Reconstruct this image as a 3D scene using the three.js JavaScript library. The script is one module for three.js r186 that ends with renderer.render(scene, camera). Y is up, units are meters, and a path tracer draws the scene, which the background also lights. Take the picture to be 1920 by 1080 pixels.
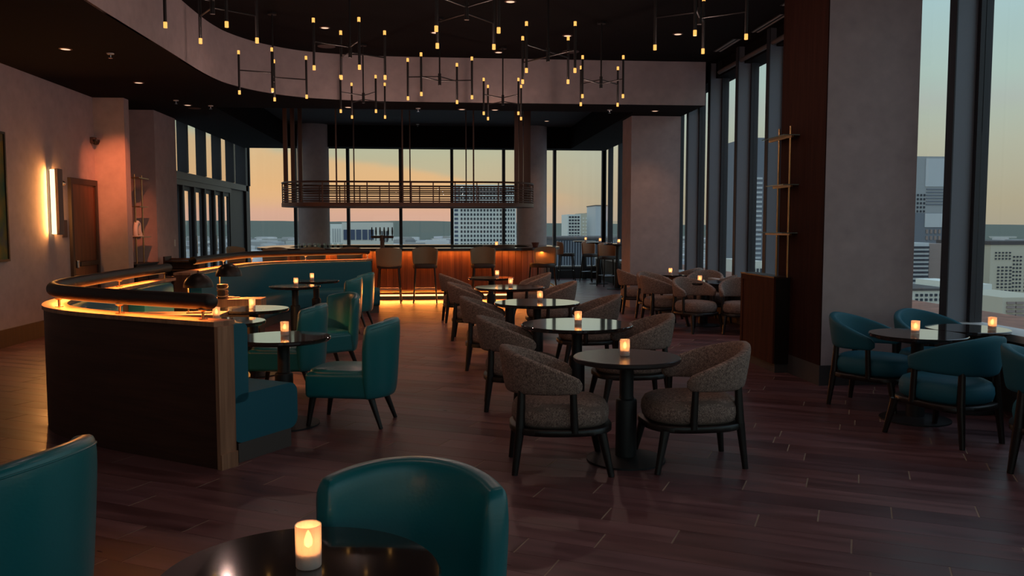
import * as THREE from 'three';
import { RoundedBoxGeometry } from 'three/addons/geometries/RoundedBoxGeometry.js';
import { mergeGeometries, toCreasedNormals } from 'three/addons/utils/BufferGeometryUtils.js';
import { ImprovedNoise } from 'three/addons/math/ImprovedNoise.js';
import { RectAreaLightUniformsLib } from 'three/addons/lights/RectAreaLightUniformsLib.js';

// ------------------------------------------------------------------ camera, sky, exposure
RectAreaLightUniformsLib.init();
const scene = new THREE.Scene();
const FOC = 1580, EYE = 1.56, YAW = THREE.MathUtils.degToRad(5.05), PITCH = Math.atan(115 / FOC);
const camera = new THREE.PerspectiveCamera(2 * Math.atan(540 / FOC) * 180 / Math.PI, 1920 / 1080, 0.1, 40000);
const FW = new THREE.Vector3(Math.sin(YAW) * Math.cos(PITCH), -Math.sin(PITCH), -Math.cos(YAW) * Math.cos(PITCH));
const RT = new THREE.Vector3(Math.cos(YAW), 0, Math.sin(YAW));
const UPV = new THREE.Vector3().crossVectors(RT, FW);
const EYEP = new THREE.Vector3(0, EYE, 0);
camera.position.copy(EYEP);
camera.lookAt(EYEP.clone().add(FW));
scene.add(camera);
const renderer = new THREE.WebGLRenderer({ antialias: true });
renderer.toneMapping = THREE.LinearToneMapping;
renderer.toneMappingExposure = 1.58;
renderer.shadowMap.enabled = true;

const noise3 = new ImprovedNoise();
const fbm = (x, y, z, n = 4) => { let s = 0, a = 0.5; for (let i = 0; i < n; i++) { s += a * noise3.noise(x, y, z); x *= 2.03; y *= 2.03; z *= 2.03; a *= 0.5; } return s; };
const clamp01 = (t) => Math.min(1, Math.max(0, t));
const sstep = (a, b, t) => { t = clamp01((t - a) / (b - a)); return t * t * (3 - 2 * t); };
const lin = (r, g, b) => { const c = new THREE.Color().setRGB(r / 255, g / 255, b / 255, THREE.SRGBColorSpace); return [c.r, c.g, c.b]; };
const mix3 = (a, b, t) => [a[0] + (b[0] - a[0]) * t, a[1] + (b[1] - a[1]) * t, a[2] + (b[2] - a[2]) * t];
const ramp = (stops, e) => { if (e <= stops[0][0]) return stops[0][1]; for (let i = 1; i < stops.length; i++) if (e < stops[i][0]) return mix3(stops[i - 1][1], stops[i][1], (e - stops[i - 1][0]) / (stops[i][0] - stops[i - 1][0])); return stops[stops.length - 1][1]; };
{ // dusk sky: peach sunset cloud to the west, grey-green to blue on the other side
  const W = 2048, Hh = 1024, data = new Float32Array(W * Hh * 4);
  const cool = [[-1, lin(138, 130, 116)], [1.5, lin(148, 138, 116)], [5, lin(150, 150, 134)], [9, lin(146, 162, 155)], [16, lin(142, 170, 178)], [40, lin(150, 168, 188)], [90, lin(150, 168, 190)]];
  const warm = [[-1, lin(168, 136, 122)], [1, lin(184, 142, 122)], [2.6, lin(192, 150, 108)], [4.4, lin(176, 154, 120)], [6, lin(160, 162, 140)], [12, lin(146, 160, 162)], [40, lin(146, 168, 180)], [90, lin(144, 170, 186)]];
  const peach = lin(196, 152, 106), gap = lin(142, 150, 130);
  for (let j = 0; j < Hh; j++) for (let i = 0; i < W; i++) {
    const th = ((i + 0.5) / W - 0.5) * 2 * Math.PI, el = ((j + 0.5) / Hh - 0.5) * 180;
    let az = Math.atan2(Math.cos(th), -Math.sin(th)) * 180 / Math.PI; // three's own layout: u = atan2(z, x) / 2 pi + 0.5
    const w = az > 0 ? 1 - sstep(1, 13, az) : 1 - sstep(-95, -170, az) * 1;
    let c = mix3(ramp(cool, el), ramp(warm, el), clamp01(w));
    const band = 4.6 - 0.16 * Math.max(-8, az + 7) + 0.9 * fbm(az * 0.22, el * 0.5, 3.1);
    const inCloud = sstep(band + 0.25, band - 0.35, el) * sstep(0.8, 2.2, el) * w;
    c = mix3(c, peach, 0.55 * inCloud);
    c = mix3(c, gap, 0.5 * sstep(band - 0.1, band + 0.3, el) * (1 - sstep(8, 12, el)) * w);
    const o = (j * W + i) * 4, m = 0.98 + 0.045 * fbm(az * 0.1, el * 0.35, 9.2);
    data[o] = c[0] * m; data[o + 1] = c[1] * m; data[o + 2] = c[2] * m; data[o + 3] = 1;
  }
  const t = new THREE.DataTexture(data, W, Hh, THREE.RGBAFormat, THREE.FloatType);
  t.mapping = THREE.EquirectangularReflectionMapping; t.magFilter = THREE.LinearFilter; t.minFilter = THREE.LinearFilter; t.colorSpace = THREE.LinearSRGBColorSpace; t.needsUpdate = true;
  scene.background = t;
}

// ------------------------------------------------------------------ pixel -> place
const ray = (px, py) => FW.clone().multiplyScalar(FOC).addScaledVector(RT, px - 960).addScaledVector(UPV, 540 - py).normalize();
const atY = (px, py, y = 0) => { const d = ray(px, py); return EYEP.clone().addScaledVector(d, (y - EYE) / d.y); };
const atX = (px, py, x) => { const d = ray(px, py); return EYEP.clone().addScaledVector(d, x / d.x); };
const atZ = (px, py, z) => { const d = ray(px, py); return EYEP.clone().addScaledVector(d, z / d.z); };
let seed = 12345;
const rnd = () => { seed = (seed * 1664525 + 1013904223) >>> 0; return seed / 4294967296; };
const rr = (a, b) => a + (b - a) * rnd();

// ------------------------------------------------------------------ textures and materials
function tex(W, H, fn, { srgb = true, repeat } = {}) {
  const d = new Uint8Array(W * H * 4);
  for (let y = 0; y < H; y++) for (let x = 0; x < W; x++) { const c = fn(x / W, y / H, x, y), o = (y * W + x) * 4; for (let k = 0; k < 3; k++) d[o + k] = Math.max(0, Math.min(255, Math.round((c.length ? c[k] : c) * 255))); d[o + 3] = 255; }
  const t = new THREE.DataTexture(d, W, H); t.wrapS = t.wrapT = THREE.RepeatWrapping; t.magFilter = THREE.LinearFilter; t.minFilter = THREE.LinearMipmapLinearFilter; t.generateMipmaps = true;
  if (srgb) t.colorSpace = THREE.SRGBColorSpace; if (repeat) t.repeat.set(...repeat); t.needsUpdate = true; return t;
}
const tile = (f, P) => (u, v) => { // make a noise field wrap on a unit square
  const a = f(u, v), b = f(u - 1, v), c = f(u, v - 1), d = f(u - 1, v - 1), su = sstep(0.75, 1, u), sv = sstep(0.75, 1, v);
  return (a * (1 - su) + b * su) * (1 - sv) + (c * (1 - su) + d * su) * sv;
};
const grain = tile((u, v) => 0.5 + 0.55 * fbm(u * 22, v * 1.1, 1.7, 5) + 0.25 * fbm(u * 90, v * 3, 4.1, 3));
const WOOD = tex(512, 512, (u, v) => { const g = clamp01(grain(u, v)); return mix3([0.50, 0.44, 0.40], [1, 0.97, 0.93], g); });
const WOODB = tex(512, 512, (u, v) => clamp01(grain(u, v)), { srgb: false });
const pgrain = tile((u, v) => 0.5 + 0.62 * fbm(u * 3.2, v * 26, 7.7, 5) + 0.22 * fbm(u * 10, v * 120, 2.1, 3));
const PLANK = tex(1024, 1024, (u, v) => { const g = clamp01(pgrain(u, v)); return mix3([0.56, 0.50, 0.48], [1.0, 0.96, 0.93], g); });
const PLANKR = tex(512, 512, (u, v) => { const g = 0.62 + 0.5 * (pgrain(u, v) - 0.5); return [0, clamp01(g), 0]; }, { srgb: false });
const weave = (u, v) => { const n = noise3.noise(u * 90, v * 250, 1.2) * 0.45 + noise3.noise(u * 250, v * 80, 5.5) * 0.45 + noise3.noise(u * 30, v * 34, 8) * 0.2; return clamp01(0.5 + n * 0.9); };
const TWEED = tex(512, 512, (u, v) => { const w = tile(weave)(u, v); return mix3([0.52, 0.48, 0.47], [1, 0.96, 0.91], sstep(0.15, 0.9, w)); });
const TWEEDB = tex(512, 512, (u, v) => tile(weave)(u, v), { srgb: false });
const PLASTER = tex(512, 512, (u, v) => { const n = tile((a, b) => 0.92 + 0.09 * fbm(a * 6, b * 6, 2.5, 5))(u, v); return [n, n * 0.995, n * 0.985]; });
const LEATHB = tex(256, 256, (u, v) => tile((a, b) => 0.5 + 0.5 * noise3.noise(a * 60, b * 60, 3) + 0.3 * noise3.noise(a * 130, b * 130, 6))(u, v), { srgb: false });
const PATCH = tex(256, 256, (u, v) => { const n = tile((a, b) => 0.86 + 0.24 * fbm(a * 5, b * 5, 6.5, 4))(u, v); return n; });

const std = (rgb, o = {}) => new THREE.MeshPhysicalMaterial({ color: new THREE.Color(...rgb), roughness: 0.6, ...o });
const M = {
  plaster: std([0.55, 0.462, 0.468], { map: PLASTER, roughness: 0.9 }),
  ceiling: std([0.006, 0.0042, 0.0042], { roughness: 1, specularIntensity: 0.3 }),
  blackmetal: std([0.018, 0.016, 0.016], { roughness: 0.45, metalness: 0.3 }),
  bronze: std([0.17, 0.09, 0.065], { roughness: 0.45, metalness: 0.35 }),
  fin: std([0.20, 0.215, 0.25], { roughness: 0.5, metalness: 0.25 }),
  finedge: std([0.022, 0.024, 0.032], { roughness: 0.5 }),
  frame: std([0.17, 0.165, 0.165], { roughness: 0.5, metalness: 0.2 }),
  glass: std([0.97, 0.99, 0.985], { roughness: 0.0, transmission: 1, thickness: 0, ior: 1.45, specularIntensity: 0.4 }),
  sill: std([0.62, 0.64, 0.62], { roughness: 0.6 }),
  curb: std([0.05, 0.05, 0.052], { roughness: 0.7 }),
  walnut: std([0.21, 0.095, 0.056], { map: WOOD, roughness: 0.42, bumpMap: WOODB, bumpScale: 0.0003 }),
  oak: std([0.66, 0.38, 0.245], { map: WOOD, roughness: 0.45, bumpMap: WOODB, bumpScale: 0.0003 }),
  darkwalnut: std([0.085, 0.040, 0.026], { map: WOOD, roughness: 0.45 }),
  redwood: std([0.115, 0.034, 0.016], { map: WOOD, roughness: 0.8, specularIntensity: 0.35 }),
  doorwood: std([0.27, 0.098, 0.042], { map: WOOD, roughness: 0.4 }),
  blackwood: std([0.018, 0.013, 0.012], { map: WOOD, roughness: 0.38 }),
  tabletop: std([0.030, 0.022, 0.021], { map: PATCH, roughness: 0.09, clearcoat: 0.7, clearcoatRoughness: 0.04, ior: 1.6 }),
  tabledull: std([0.040, 0.033, 0.034], { map: PATCH, roughness: 0.26, ior: 1.55 }),
  pedestal: std([0.012, 0.012, 0.013], { roughness: 0.55 }),
  leather: std([0.007, 0.165, 0.190], { roughness: 0.36, bumpMap: LEATHB, bumpScale: 0.0004, clearcoat: 0.4, clearcoatRoughness: 0.25 }),
  velvet: std([0.006, 0.118, 0.170], { roughness: 0.62, bumpMap: LEATHB, bumpScale: 0.0004, sheen: 0.4, sheenColor: new THREE.Color(0.05, 0.28, 0.36), sheenRoughness: 0.5 }),
  tweed: std([0.46, 0.365, 0.33], { map: TWEED, bumpMap: TWEEDB, bumpScale: 0.002, roughness: 0.95 }),
  tan: std([0.42, 0.28, 0.16], { roughness: 0.55, bumpMap: LEATHB, bumpScale: 0.0003 }),
  cognac: std([0.34, 0.12, 0.045], { roughness: 0.5, bumpMap: LEATHB, bumpScale: 0.0003 }),
  rubber: std([0.02, 0.017, 0.016], { roughness: 0.48, bumpMap: LEATHB, bumpScale: 0.0004 }),
  brass: std([0.52, 0.33, 0.15], { roughness: 0.28, metalness: 1 }),
  chrome: std([0.7, 0.7, 0.7], { roughness: 0.22, metalness: 1 }),
  stone: std([0.34, 0.32, 0.30], { map: PATCH, roughness: 0.25 }),
  white: std([0.72, 0.70, 0.66], { roughness: 0.6 }),
  plinth: std([0.080, 0.068, 0.062], { roughness: 0.6 }),
  grout: std([0.50, 0.38, 0.28], { map: PATCH, roughness: 0.9 }),
  frosted: std([0.95, 0.82, 0.76], { roughness: 0.45, transmission: 0.6, thickness: 0 }),
  wax: std([0.80, 0.72, 0.64], { roughness: 0.6 }),
  clearglass: std([0.9, 0.94, 0.94], { roughness: 0.02, transmission: 1, thickness: 0 }),
};
const glow = (rgb, k) => new THREE.MeshStandardMaterial({ color: 0x111111, emissive: new THREE.Color(...rgb), emissiveIntensity: k, roughness: 0.5 });
const WARM = [1, 0.46, 0.13], AMBER = [1, 0.29, 0.045];
M.flame = glow([1, 0.55, 0.14], 9);
M.tip = glow([1, 0.47, 0.11], 0.85);
M.led = glow([1, 0.52, 0.2], 1.6);
M.ledrail = glow([1, 0.40, 0.10], 0.35);
M.down = glow([1, 0.62, 0.42], 0.75);
M.sconce = glow([1, 0.70, 0.34], 1.6);
const plankMats = [];
for (const [r, g, b] of [[0.286, 0.151, 0.17], [0.234, 0.117, 0.129], [0.324, 0.172, 0.187], [0.188, 0.096, 0.113], [0.268, 0.131, 0.141], [0.301, 0.163, 0.191]])
  plankMats.push(std([r, g, b], { map: PLANK, roughness: 0.62, roughnessMap: PLANKR, ior: 1.5 }));

// ------------------------------------------------------------------ building helpers
const taken = new Map();
const numbered = (n) => { const k = taken.get(n) ?? 0; taken.set(n, k + 1); return k ? n + '_' + String(k).padStart(3, '0') : n; };
function put(o, parent = scene) { o.castShadow = true; o.receiveShadow = true; parent.add(o); return o; }
function mesh(name, geo, mat, parent) { const m = new THREE.Mesh(Array.isArray(geo) ? mergeGeometries(geo.map((g) => plain(g))) : geo, mat); m.name = parent && parent !== scene ? name : numbered(name); return put(m, parent ?? scene); }
function plain(g) { g = g.index ? g.toNonIndexed() : g; for (const k of Object.keys(g.attributes)) if (!['position', 'normal', 'uv'].includes(k)) g.deleteAttribute(k); if (!g.attributes.uv) boxUV(g); return g; }
function thing(name, label, category, pos = [0, 0, 0], turn = 0, group) { const o = new THREE.Group(); o.name = numbered(name); o.position.set(...pos); o.rotation.y = turn; o.userData = { label, category }; if (group) o.userData.group = group; scene.add(o); return o; }
function struct(name, label, category) { const o = new THREE.Group(); o.name = name; o.userData = { kind: 'structure', label, category }; scene.add(o); return o; }
function smesh(name, geo, mat, label, category) { const m = mesh(name, geo, mat); m.name = name; m.userData = { kind: 'structure', label, category }; return m; }
function tag(o, label, category, group) { o.userData = { label, category }; if (group) o.userData.group = group; return o; }
function copy(src, pos, turn, label, group) { const c = src.clone(); c.name = numbered(src.name.replace(/_\d+$/, '')); c.position.set(...pos); c.rotation.y = turn; c.userData = { ...src.userData }; if (label) c.userData.label = label; if (group) c.userData.group = group; scene.add(c); return c; }
function boxUV(g, s = 1) { // uv in metres from the dominant direction of the normal; grain (v) runs up
  const p = g.attributes.position, n = g.attributes.normal, uv = new Float32Array(p.count * 2);
  for (let i = 0; i < p.count; i++) {
    const ax = Math.abs(n.getX(i)), ay = Math.abs(n.getY(i)), az = Math.abs(n.getZ(i));
    let u, v;
    if (ay >= ax && ay >= az) { u = p.getX(i); v = p.getZ(i); } else if (ax >= az) { u = p.getZ(i); v = p.getY(i); } else { u = p.getX(i); v = p.getY(i); }
    uv[2 * i] = u * s; uv[2 * i + 1] = v * s;
  }
  g.setAttribute('uv', new THREE.BufferAttribute(uv, 2)); return g;
}
const bx = (w, h, d, x = 0, y = 0, z = 0) => boxUV(plainIdx(new THREE.BoxGeometry(w, h, d)).translate(x, y, z));
const plainIdx = (g) => (g.index ? g.toNonIndexed() : g);
const span = (x0, x1, y0, y1, z0, z1) => bx(Math.abs(x1 - x0), Math.abs(y1 - y0), Math.abs(z1 - z0), (x0 + x1) / 2, (y0 + y1) / 2, (z0 + z1) / 2);
const rbx = (w, h, d, r, x = 0, y = 0, z = 0, n = 3) => boxUV(plainIdx(new RoundedBoxGeometry(w, h, d, n, r)).translate(x, y, z));
const cyl = (r0, r1, h, x = 0, y = 0, z = 0, n = 24) => plainIdx(new THREE.CylinderGeometry(r1, r0, h, n)).translate(x, y + h / 2, z);
const lathe = (pts, n = 40) => { const g = plainIdx(new THREE.LatheGeometry(pts.map(([r, y]) => new THREE.Vector2(r, y)), n)); return toCreasedNormals(g, 0.42); };
const bar = (a, b, r0, r1 = r0, n = 10) => { // round bar between two points
  const A = new THREE.Vector3(...a), B = new THREE.Vector3(...b), L = A.distanceTo(B), g = plainIdx(new THREE.CylinderGeometry(r1, r0, L, n));
  g.translate(0, L / 2, 0).applyQuaternion(new THREE.Quaternion().setFromUnitVectors(new THREE.Vector3(0, 1, 0), B.clone().sub(A).normalize())); return g.translate(A.x, A.y, A.z);
};
const tubeAlong = (pts, r, seg = 80, n = 12, closed = false) => { const c = new THREE.CatmullRomCurve3(pts.map((p) => new THREE.Vector3(...p)), closed, 'centripetal'); return plainIdx(new THREE.TubeGeometry(c, seg, r, n, closed)); };
function smooth(pts, n, closed = false) { const c = new THREE.CatmullRomCurve3(pts.map(([x, z]) => new THREE.Vector3(x, 0, z)), closed, 'centripetal'); const s = c.getSpacedPoints(n).map((p) => [p.x, p.z]); if (closed) s.pop(); return s; }
function offsets(path, closed) { // left normals (-dz, dx) with miter
  const n = path.length, out = [];
  for (let i = 0; i < n; i++) {
    const a = path[closed ? (i + n - 1) % n : Math.max(0, i - 1)], b = path[closed ? (i + 1) % n : Math.min(n - 1, i + 1)];
    let dx = b[0] - a[0], dz = b[1] - a[1]; const l = Math.hypot(dx, dz); dx /= l; dz /= l; out.push([-dz, dx]);
  }
  return out;
}
function sweep(path, prof, { closed = false, crease = 0.6, uvs = 1 } = {}) { // closed profile [[offset, y]...] along a plan path
  const N = offsets(path, closed), n = path.length, m = prof.length, pos = [], uv = [];
  let len = [0]; for (let i = 1; i <= n; i++) { const a = path[i - 1], b = path[i % n]; len.push(len[i - 1] + Math.hypot(b[0] - a[0], b[1] - a[1])); }
  let per = [0]; for (let j = 1; j <= m; j++) { const a = prof[j - 1], b = prof[j % m]; per.push(per[j - 1] + Math.hypot(b[0] - a[0], b[1] - a[1])); }
  const P = (i, j) => { const p = path[i % n], k = N[i % n], q = prof[j % m]; return [p[0] + k[0] * q[0], q[1], p[1] + k[1] * q[0]]; };
  const area = prof.reduce((s, p, j) => { const q = prof[(j + 1) % m]; return s + p[0] * q[1] - q[0] * p[1]; }, 0);
  for (let i = 0; i < (closed ? n : n - 1); i++) for (let j = 0; j < m; j++) {
    const q = [[i, j], [i + 1, j], [i + 1, j + 1], [i, j + 1]], order = area > 0 ? [0, 1, 2, 0, 2, 3] : [0, 2, 1, 0, 3, 2];
    for (const k of order) { pos.push(...P(...q[k])); uv.push(len[q[k][0]] * uvs, per[q[k][1]] * uvs); }
  }
  if (!closed) {
    const tri = THREE.ShapeUtils.triangulateShape(prof.map(([o, y]) => new THREE.Vector2(o, y)), []);
    for (const [i, flip] of [[0, area <= 0], [n - 1, area > 0]]) for (const t of tri) { const tt = (flip !== (area <= 0)) ? [t[0], t[1], t[2]] : [t[0], t[2], t[1]]; for (const j of tt) { pos.push(...P(i, j)); uv.push(prof[j][0] * uvs, prof[j][1] * uvs); } }
  }
  const g = new THREE.BufferGeometry(); g.setAttribute('position', new THREE.Float32BufferAttribute(pos, 3)); g.setAttribute('uv', new THREE.Float32BufferAttribute(uv, 2)); g.computeVertexNormals();
  return toCreasedNormals(g, crease);
}
const roundProf = (o0, o1, y0, y1, r, n = 4) => { const p = []; for (const [cx, cy, a] of [[o1 - r, y0 + r, -90], [o1 - r, y1 - r, 0], [o0 + r, y1 - r, 90], [o0 + r, y0 + r, 180]]) for (let k = 0; k <= n; k++) { const t = (a + 90 * k / n) * Math.PI / 180; p.push([cx + r * Math.cos(t), cy + r * Math.sin(t)]); } return p; };
const rectProf = (o0, o1, y0, y1) => [[o0, y0], [o1, y0], [o1, y1], [o0, y1]];
const circProf = (o, y, r, n = 16) => Array.from({ length: n }, (_, k) => [o + r * Math.cos(2 * Math.PI * k / n), y + r * Math.sin(2 * Math.PI * k / n)]);
function rrect(x0, x1, z0, z1, r, step = 0.15) { // rounded rectangle as a plan loop
  const pts = [], arc = (cx, cz, a) => { const n = Math.max(6, Math.round(r * 1.57 / step)); for (let k = 0; k <= n; k++) { const t = (a + 90 * k / n) * Math.PI / 180; pts.push([cx + r * Math.cos(t), cz + r * Math.sin(t)]); } };
  arc(x1 - r, z1 - r, 0); arc(x0 + r, z1 - r, 90); arc(x0 + r, z0 + r, 180); arc(x1 - r, z0 + r, 270);
  return pts;
}
function loopShape(path, y0, y1, holes = []) { // plan outline extruded up from y0 to y1
  const s = new THREE.Shape(path.map(([x, z]) => new THREE.Vector2(x, -z)));
  for (const h of holes) s.holes.push(new THREE.Path(h.map(([x, z]) => new THREE.Vector2(x, -z))));
  const g = new THREE.ExtrudeGeometry(s, { depth: y1 - y0, bevelEnabled: false, curveSegments: 4 });
  g.rotateX(-Math.PI / 2).translate(0, y0, 0); g.clearGroups(); return boxUV(toCreasedNormals(plainIdx(g), 0.5));
}
function rectLight(color, intensity, w, h, pos, target, parent = scene) { const l = new THREE.RectAreaLight(new THREE.Color(...color), intensity, w, h); l.position.set(...pos); l.lookAt(...target); parent.add(l); return l; }
const resample = (path, step) => { const out = [path[0]]; let acc = 0; for (let i = 1; i < path.length; i++) { let [ax, az] = path[i - 1], [bx_, bz] = path[i], d = Math.hypot(bx_ - ax, bz - az); while (acc + d >= step) { const t = (step - acc) / d; ax += (bx_ - ax) * t; az += (bz - az) * t; out.push([ax, az]); d = Math.hypot(bx_ - ax, bz - az); acc = 0; } acc += d; } return out; };

// ------------------------------------------------------------------ room measures
const XL = -5.6, XR = 5.03, XI = 4.79, ZB = -25.4, ZF = 4.6, CL = 3.665, CU = 4.41;

// ------------------------------------------------------------------ floor
{
  const floor = struct('floor', 'dark brown wood-look plank floor laid diagonally with pale joints', 'floor');
  mesh('grout_bed', span(XL - 0.3, XR + 0.1, -0.14, -0.0015, ZB - 0.1, ZF), M.grout, floor);
  const PL = 1.2405, PW = 0.2016, A = THREE.MathUtils.degToRad(27.5), ux = Math.sin(A), uz = -Math.cos(A), vx = Math.cos(A), vz = Math.sin(A);
  const known = { 0: 0.318, 1: 0.551, 2: 1.213, 3: 0.982, 4: 0.082, 5: 0.419, 6: 0.0, 7: 0.771, 8: 1.071, 9: 0.197, 10: 0.632, 11: 0.978, 12: 0.03, 13: 0.324, 15: 0.808 };
  const u0 = 3.24 * 0.9398;
  const geos = [];
  for (let k = 0; k < 12; k++) {
    const g = bx(PL - 0.009, 0.02, PW - 0.0024, 0, -0.01, 0), uv = g.attributes.uv, ou = (k * 0.37) % 1, ov = (k * 0.2173) % 1;
    for (let i = 0; i < uv.count; i++) uv.setXY(i, uv.getX(i) * 0.42 + ou, uv.getY(i) * 0.5 + ov);
    geos.push(g);
  }
  const list = [];
  for (let r = -60; r < 130; r++) {
    const uc = u0 + (r + 0.5) * PW, off = known[r] ?? rnd() * PL;
    for (let c = -22; c < 22; c++) {
      const vc = off + (c + 0.5) * PL, x = uc * ux + vc * vx, z = uc * uz + vc * vz;
      if (x < XL - 0.75 || x > XR + 0.7 || z < ZB - 0.7 || z > ZF + 0.7) continue;
      const d = new THREE.Vector3(x, -EYE, z), w = d.dot(FW), sx = d.dot(RT) / w * FOC, sy = d.dot(UPV) / w * FOC;
      const seen = w > 0.5 && Math.abs(sx) < 1180 && Math.abs(sy) < 640;
      list.push({ x, z, key: (seen ? 0 : 1e4) + w, k: (rnd() * 12) | 0, m: (rnd() * plankMats.length) | 0 });
    }
  }
  list.sort((a, b) => a.key - b.key);
  const rest = plankMats.map(() => []);
  list.forEach((p, i) => {
    const inside = p.x > XL - 0.3 + 0.62 && p.x < XR - 0.62;
    const g = geos[p.k];
    if (i < 300 && inside) { const m = new THREE.Mesh(g, plankMats[p.m]); m.name = 'plank'; m.position.set(p.x, 0, p.z); m.rotation.y = -A; put(m, floor); } else { const q = g.clone().rotateY(-A).translate(p.x, 0, p.z); rest[p.m].push(q); }
  });
  rest.forEach((gs, i) => { if (gs.length) { const m = mesh('plank_field', mergeGeometries(gs), plankMats[i], floor); m.userData.kind = 'stuff'; } });
}

// ------------------------------------------------------------------ ceilings
const recess = [[4.66, -14.52], [3.1, -14.53], [0.74, -14.53], [-1.0, -14.5], [-1.6, -14.40], [-2.24, -14.14], [-2.72, -13.66], [-3.04, -13.02], [-3.16, -12.4], [-3.21, -10.37], [-3.24, -8.83], [-3.24, 1.5]];
const rs = [...smooth(recess.slice(0, 3), 14), ...smooth(recess.slice(2, 10), 60).slice(1), [-3.24, -8.83], [-3.24, 1.5]];
{
  const out = [[4.66, -14.52], ...rs.slice(1), [-3.24, ZF], [XL - 0.4, ZF], [XL - 0.4, -17.2], [-5.15, -17.2], [-5.15, -23.35], [4.66, -23.35]];
  const trayHole = [[-3.9, -15.5], [3.62, -15.5], [3.62, -22.8], [-3.9, -22.8]];
  smesh('ceiling', loopShape(out, CL, CU + 0.02, [trayHole]), M.ceiling, 'low black ceiling along the left side and over the bar', 'ceiling');
  smesh('ceiling_upper', span(XL - 0.4, XR + 0.3, CU, CU + 0.2, ZB - 0.3, ZF), M.ceiling, 'higher black ceiling above the lounge seating', 'ceiling');
  smesh('ceiling_tray', span(-3.9, 3.62, 4.24, 4.30, -22.8, -15.5), std([0.05, 0.05, 0.055], { roughness: 0.8 }), 'dark grey recessed ceiling tray over the bar', 'ceiling');
  smesh('trim_1', sweep(rs, rectProf(-0.004, 0.03, CL - 0.0, CU), { crease: 0.8 }), M.plaster, 'curved taupe plaster fascia around the raised ceiling', 'fascia');
  const lip = rs.map(([x, z]) => [x, z]);
}
// ------------------------------------------------------------------ walls, columns
smesh('wall_left', span(XL - 0.25, XL, 0, CL + 0.2, ZF, -14.5), M.plaster, 'taupe plaster wall with the sconce and door', 'wall');
smesh('wall_rear', [span(XL - 0.25, -4.2, 0, CU + 0.1, ZF, ZF + 0.2), span(-4.2, XR + 0.3, 0, 0.6, ZF, ZF + 0.2), span(-4.2, XR + 0.3, 4.16, CU + 0.1, ZF, ZF + 0.2)], M.plaster, 'taupe plaster wall around the added windows closing the lounge', 'wall');
smesh('baseboard_left', span(XL, XL + 0.02, 0, 0.23, ZF, -14.5), std([0.10, 0.052, 0.034], { map: WOOD, roughness: 0.5 }), 'brown wooden baseboard along the plaster wall', 'baseboard');
smesh('wall_niche', [span(-6.5, -6.35, 0, CL + 0.1, -14.6, -16.0), span(-6.5, XL - 0.25, 0, CL + 0.1, -14.5, -14.72), span(-6.5, XL - 0.25, 0, CL + 0.1, -15.95, -16.1), span(-6.5, XL - 0.4, CL, CL + 0.1, -14.5, -16.1), span(-6.5, XL - 0.3, -0.1, 0, -14.5, -16.1)], M.plaster, 'deep shadowed niche walls behind the brass shelf rack', 'wall');
smesh('column_left', span(XL - 0.25, -5.11, 0, CL + 0.1, -14.5, -14.72), M.plaster, 'taupe plaster pier between the door and the dark niche', 'column');
smesh('pillar_left', span(XL - 0.25, -5.1, 0, CL + 0.1, -15.95, -17.2), M.plaster, 'taupe plaster pier with a light switch beside the folding glass doors', 'column');
{ // square columns
  const c = struct('column_right', 'broad square plaster column beside the tall windows with one dark red-brown side', 'column');
  mesh('plaster_face', span(3.74, 4.66, 0.2, CU + 0.1, -7.9, -8.95), M.plaster, c);
  mesh('dark_side', span(3.728, 3.74, 0.2, CU + 0.1, -7.9, -8.95), std([0.060, 0.019, 0.013], { map: WOOD, roughness: 0.85, specularIntensity: 0.3 }), c);  // thin layer over the left side, darker and redder than the plaster
  mesh('base', span(3.725, 4.66, 0, 0.2, -7.895, -8.955), M.curb, c);
  const p = struct('pillar_right', 'square taupe plaster column behind the rear lounge tables', 'column');
  mesh('plaster_face', span(3.70, 4.66, 0, CL + 0.1, -15.98, -16.75), M.plaster, p);
  for (const [i, x, l] of [[1, -3.27, 'round plaster column behind the bar near the folding doors'], [2, 2.56, 'round plaster column behind the bar near the tall tables']]) {
    smesh('round_column_' + i, boxUV(cyl(0.41, 0.41, CU, x, 0, -22.9, 48), 1), M.plaster, l, 'column');
  }
}
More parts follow.
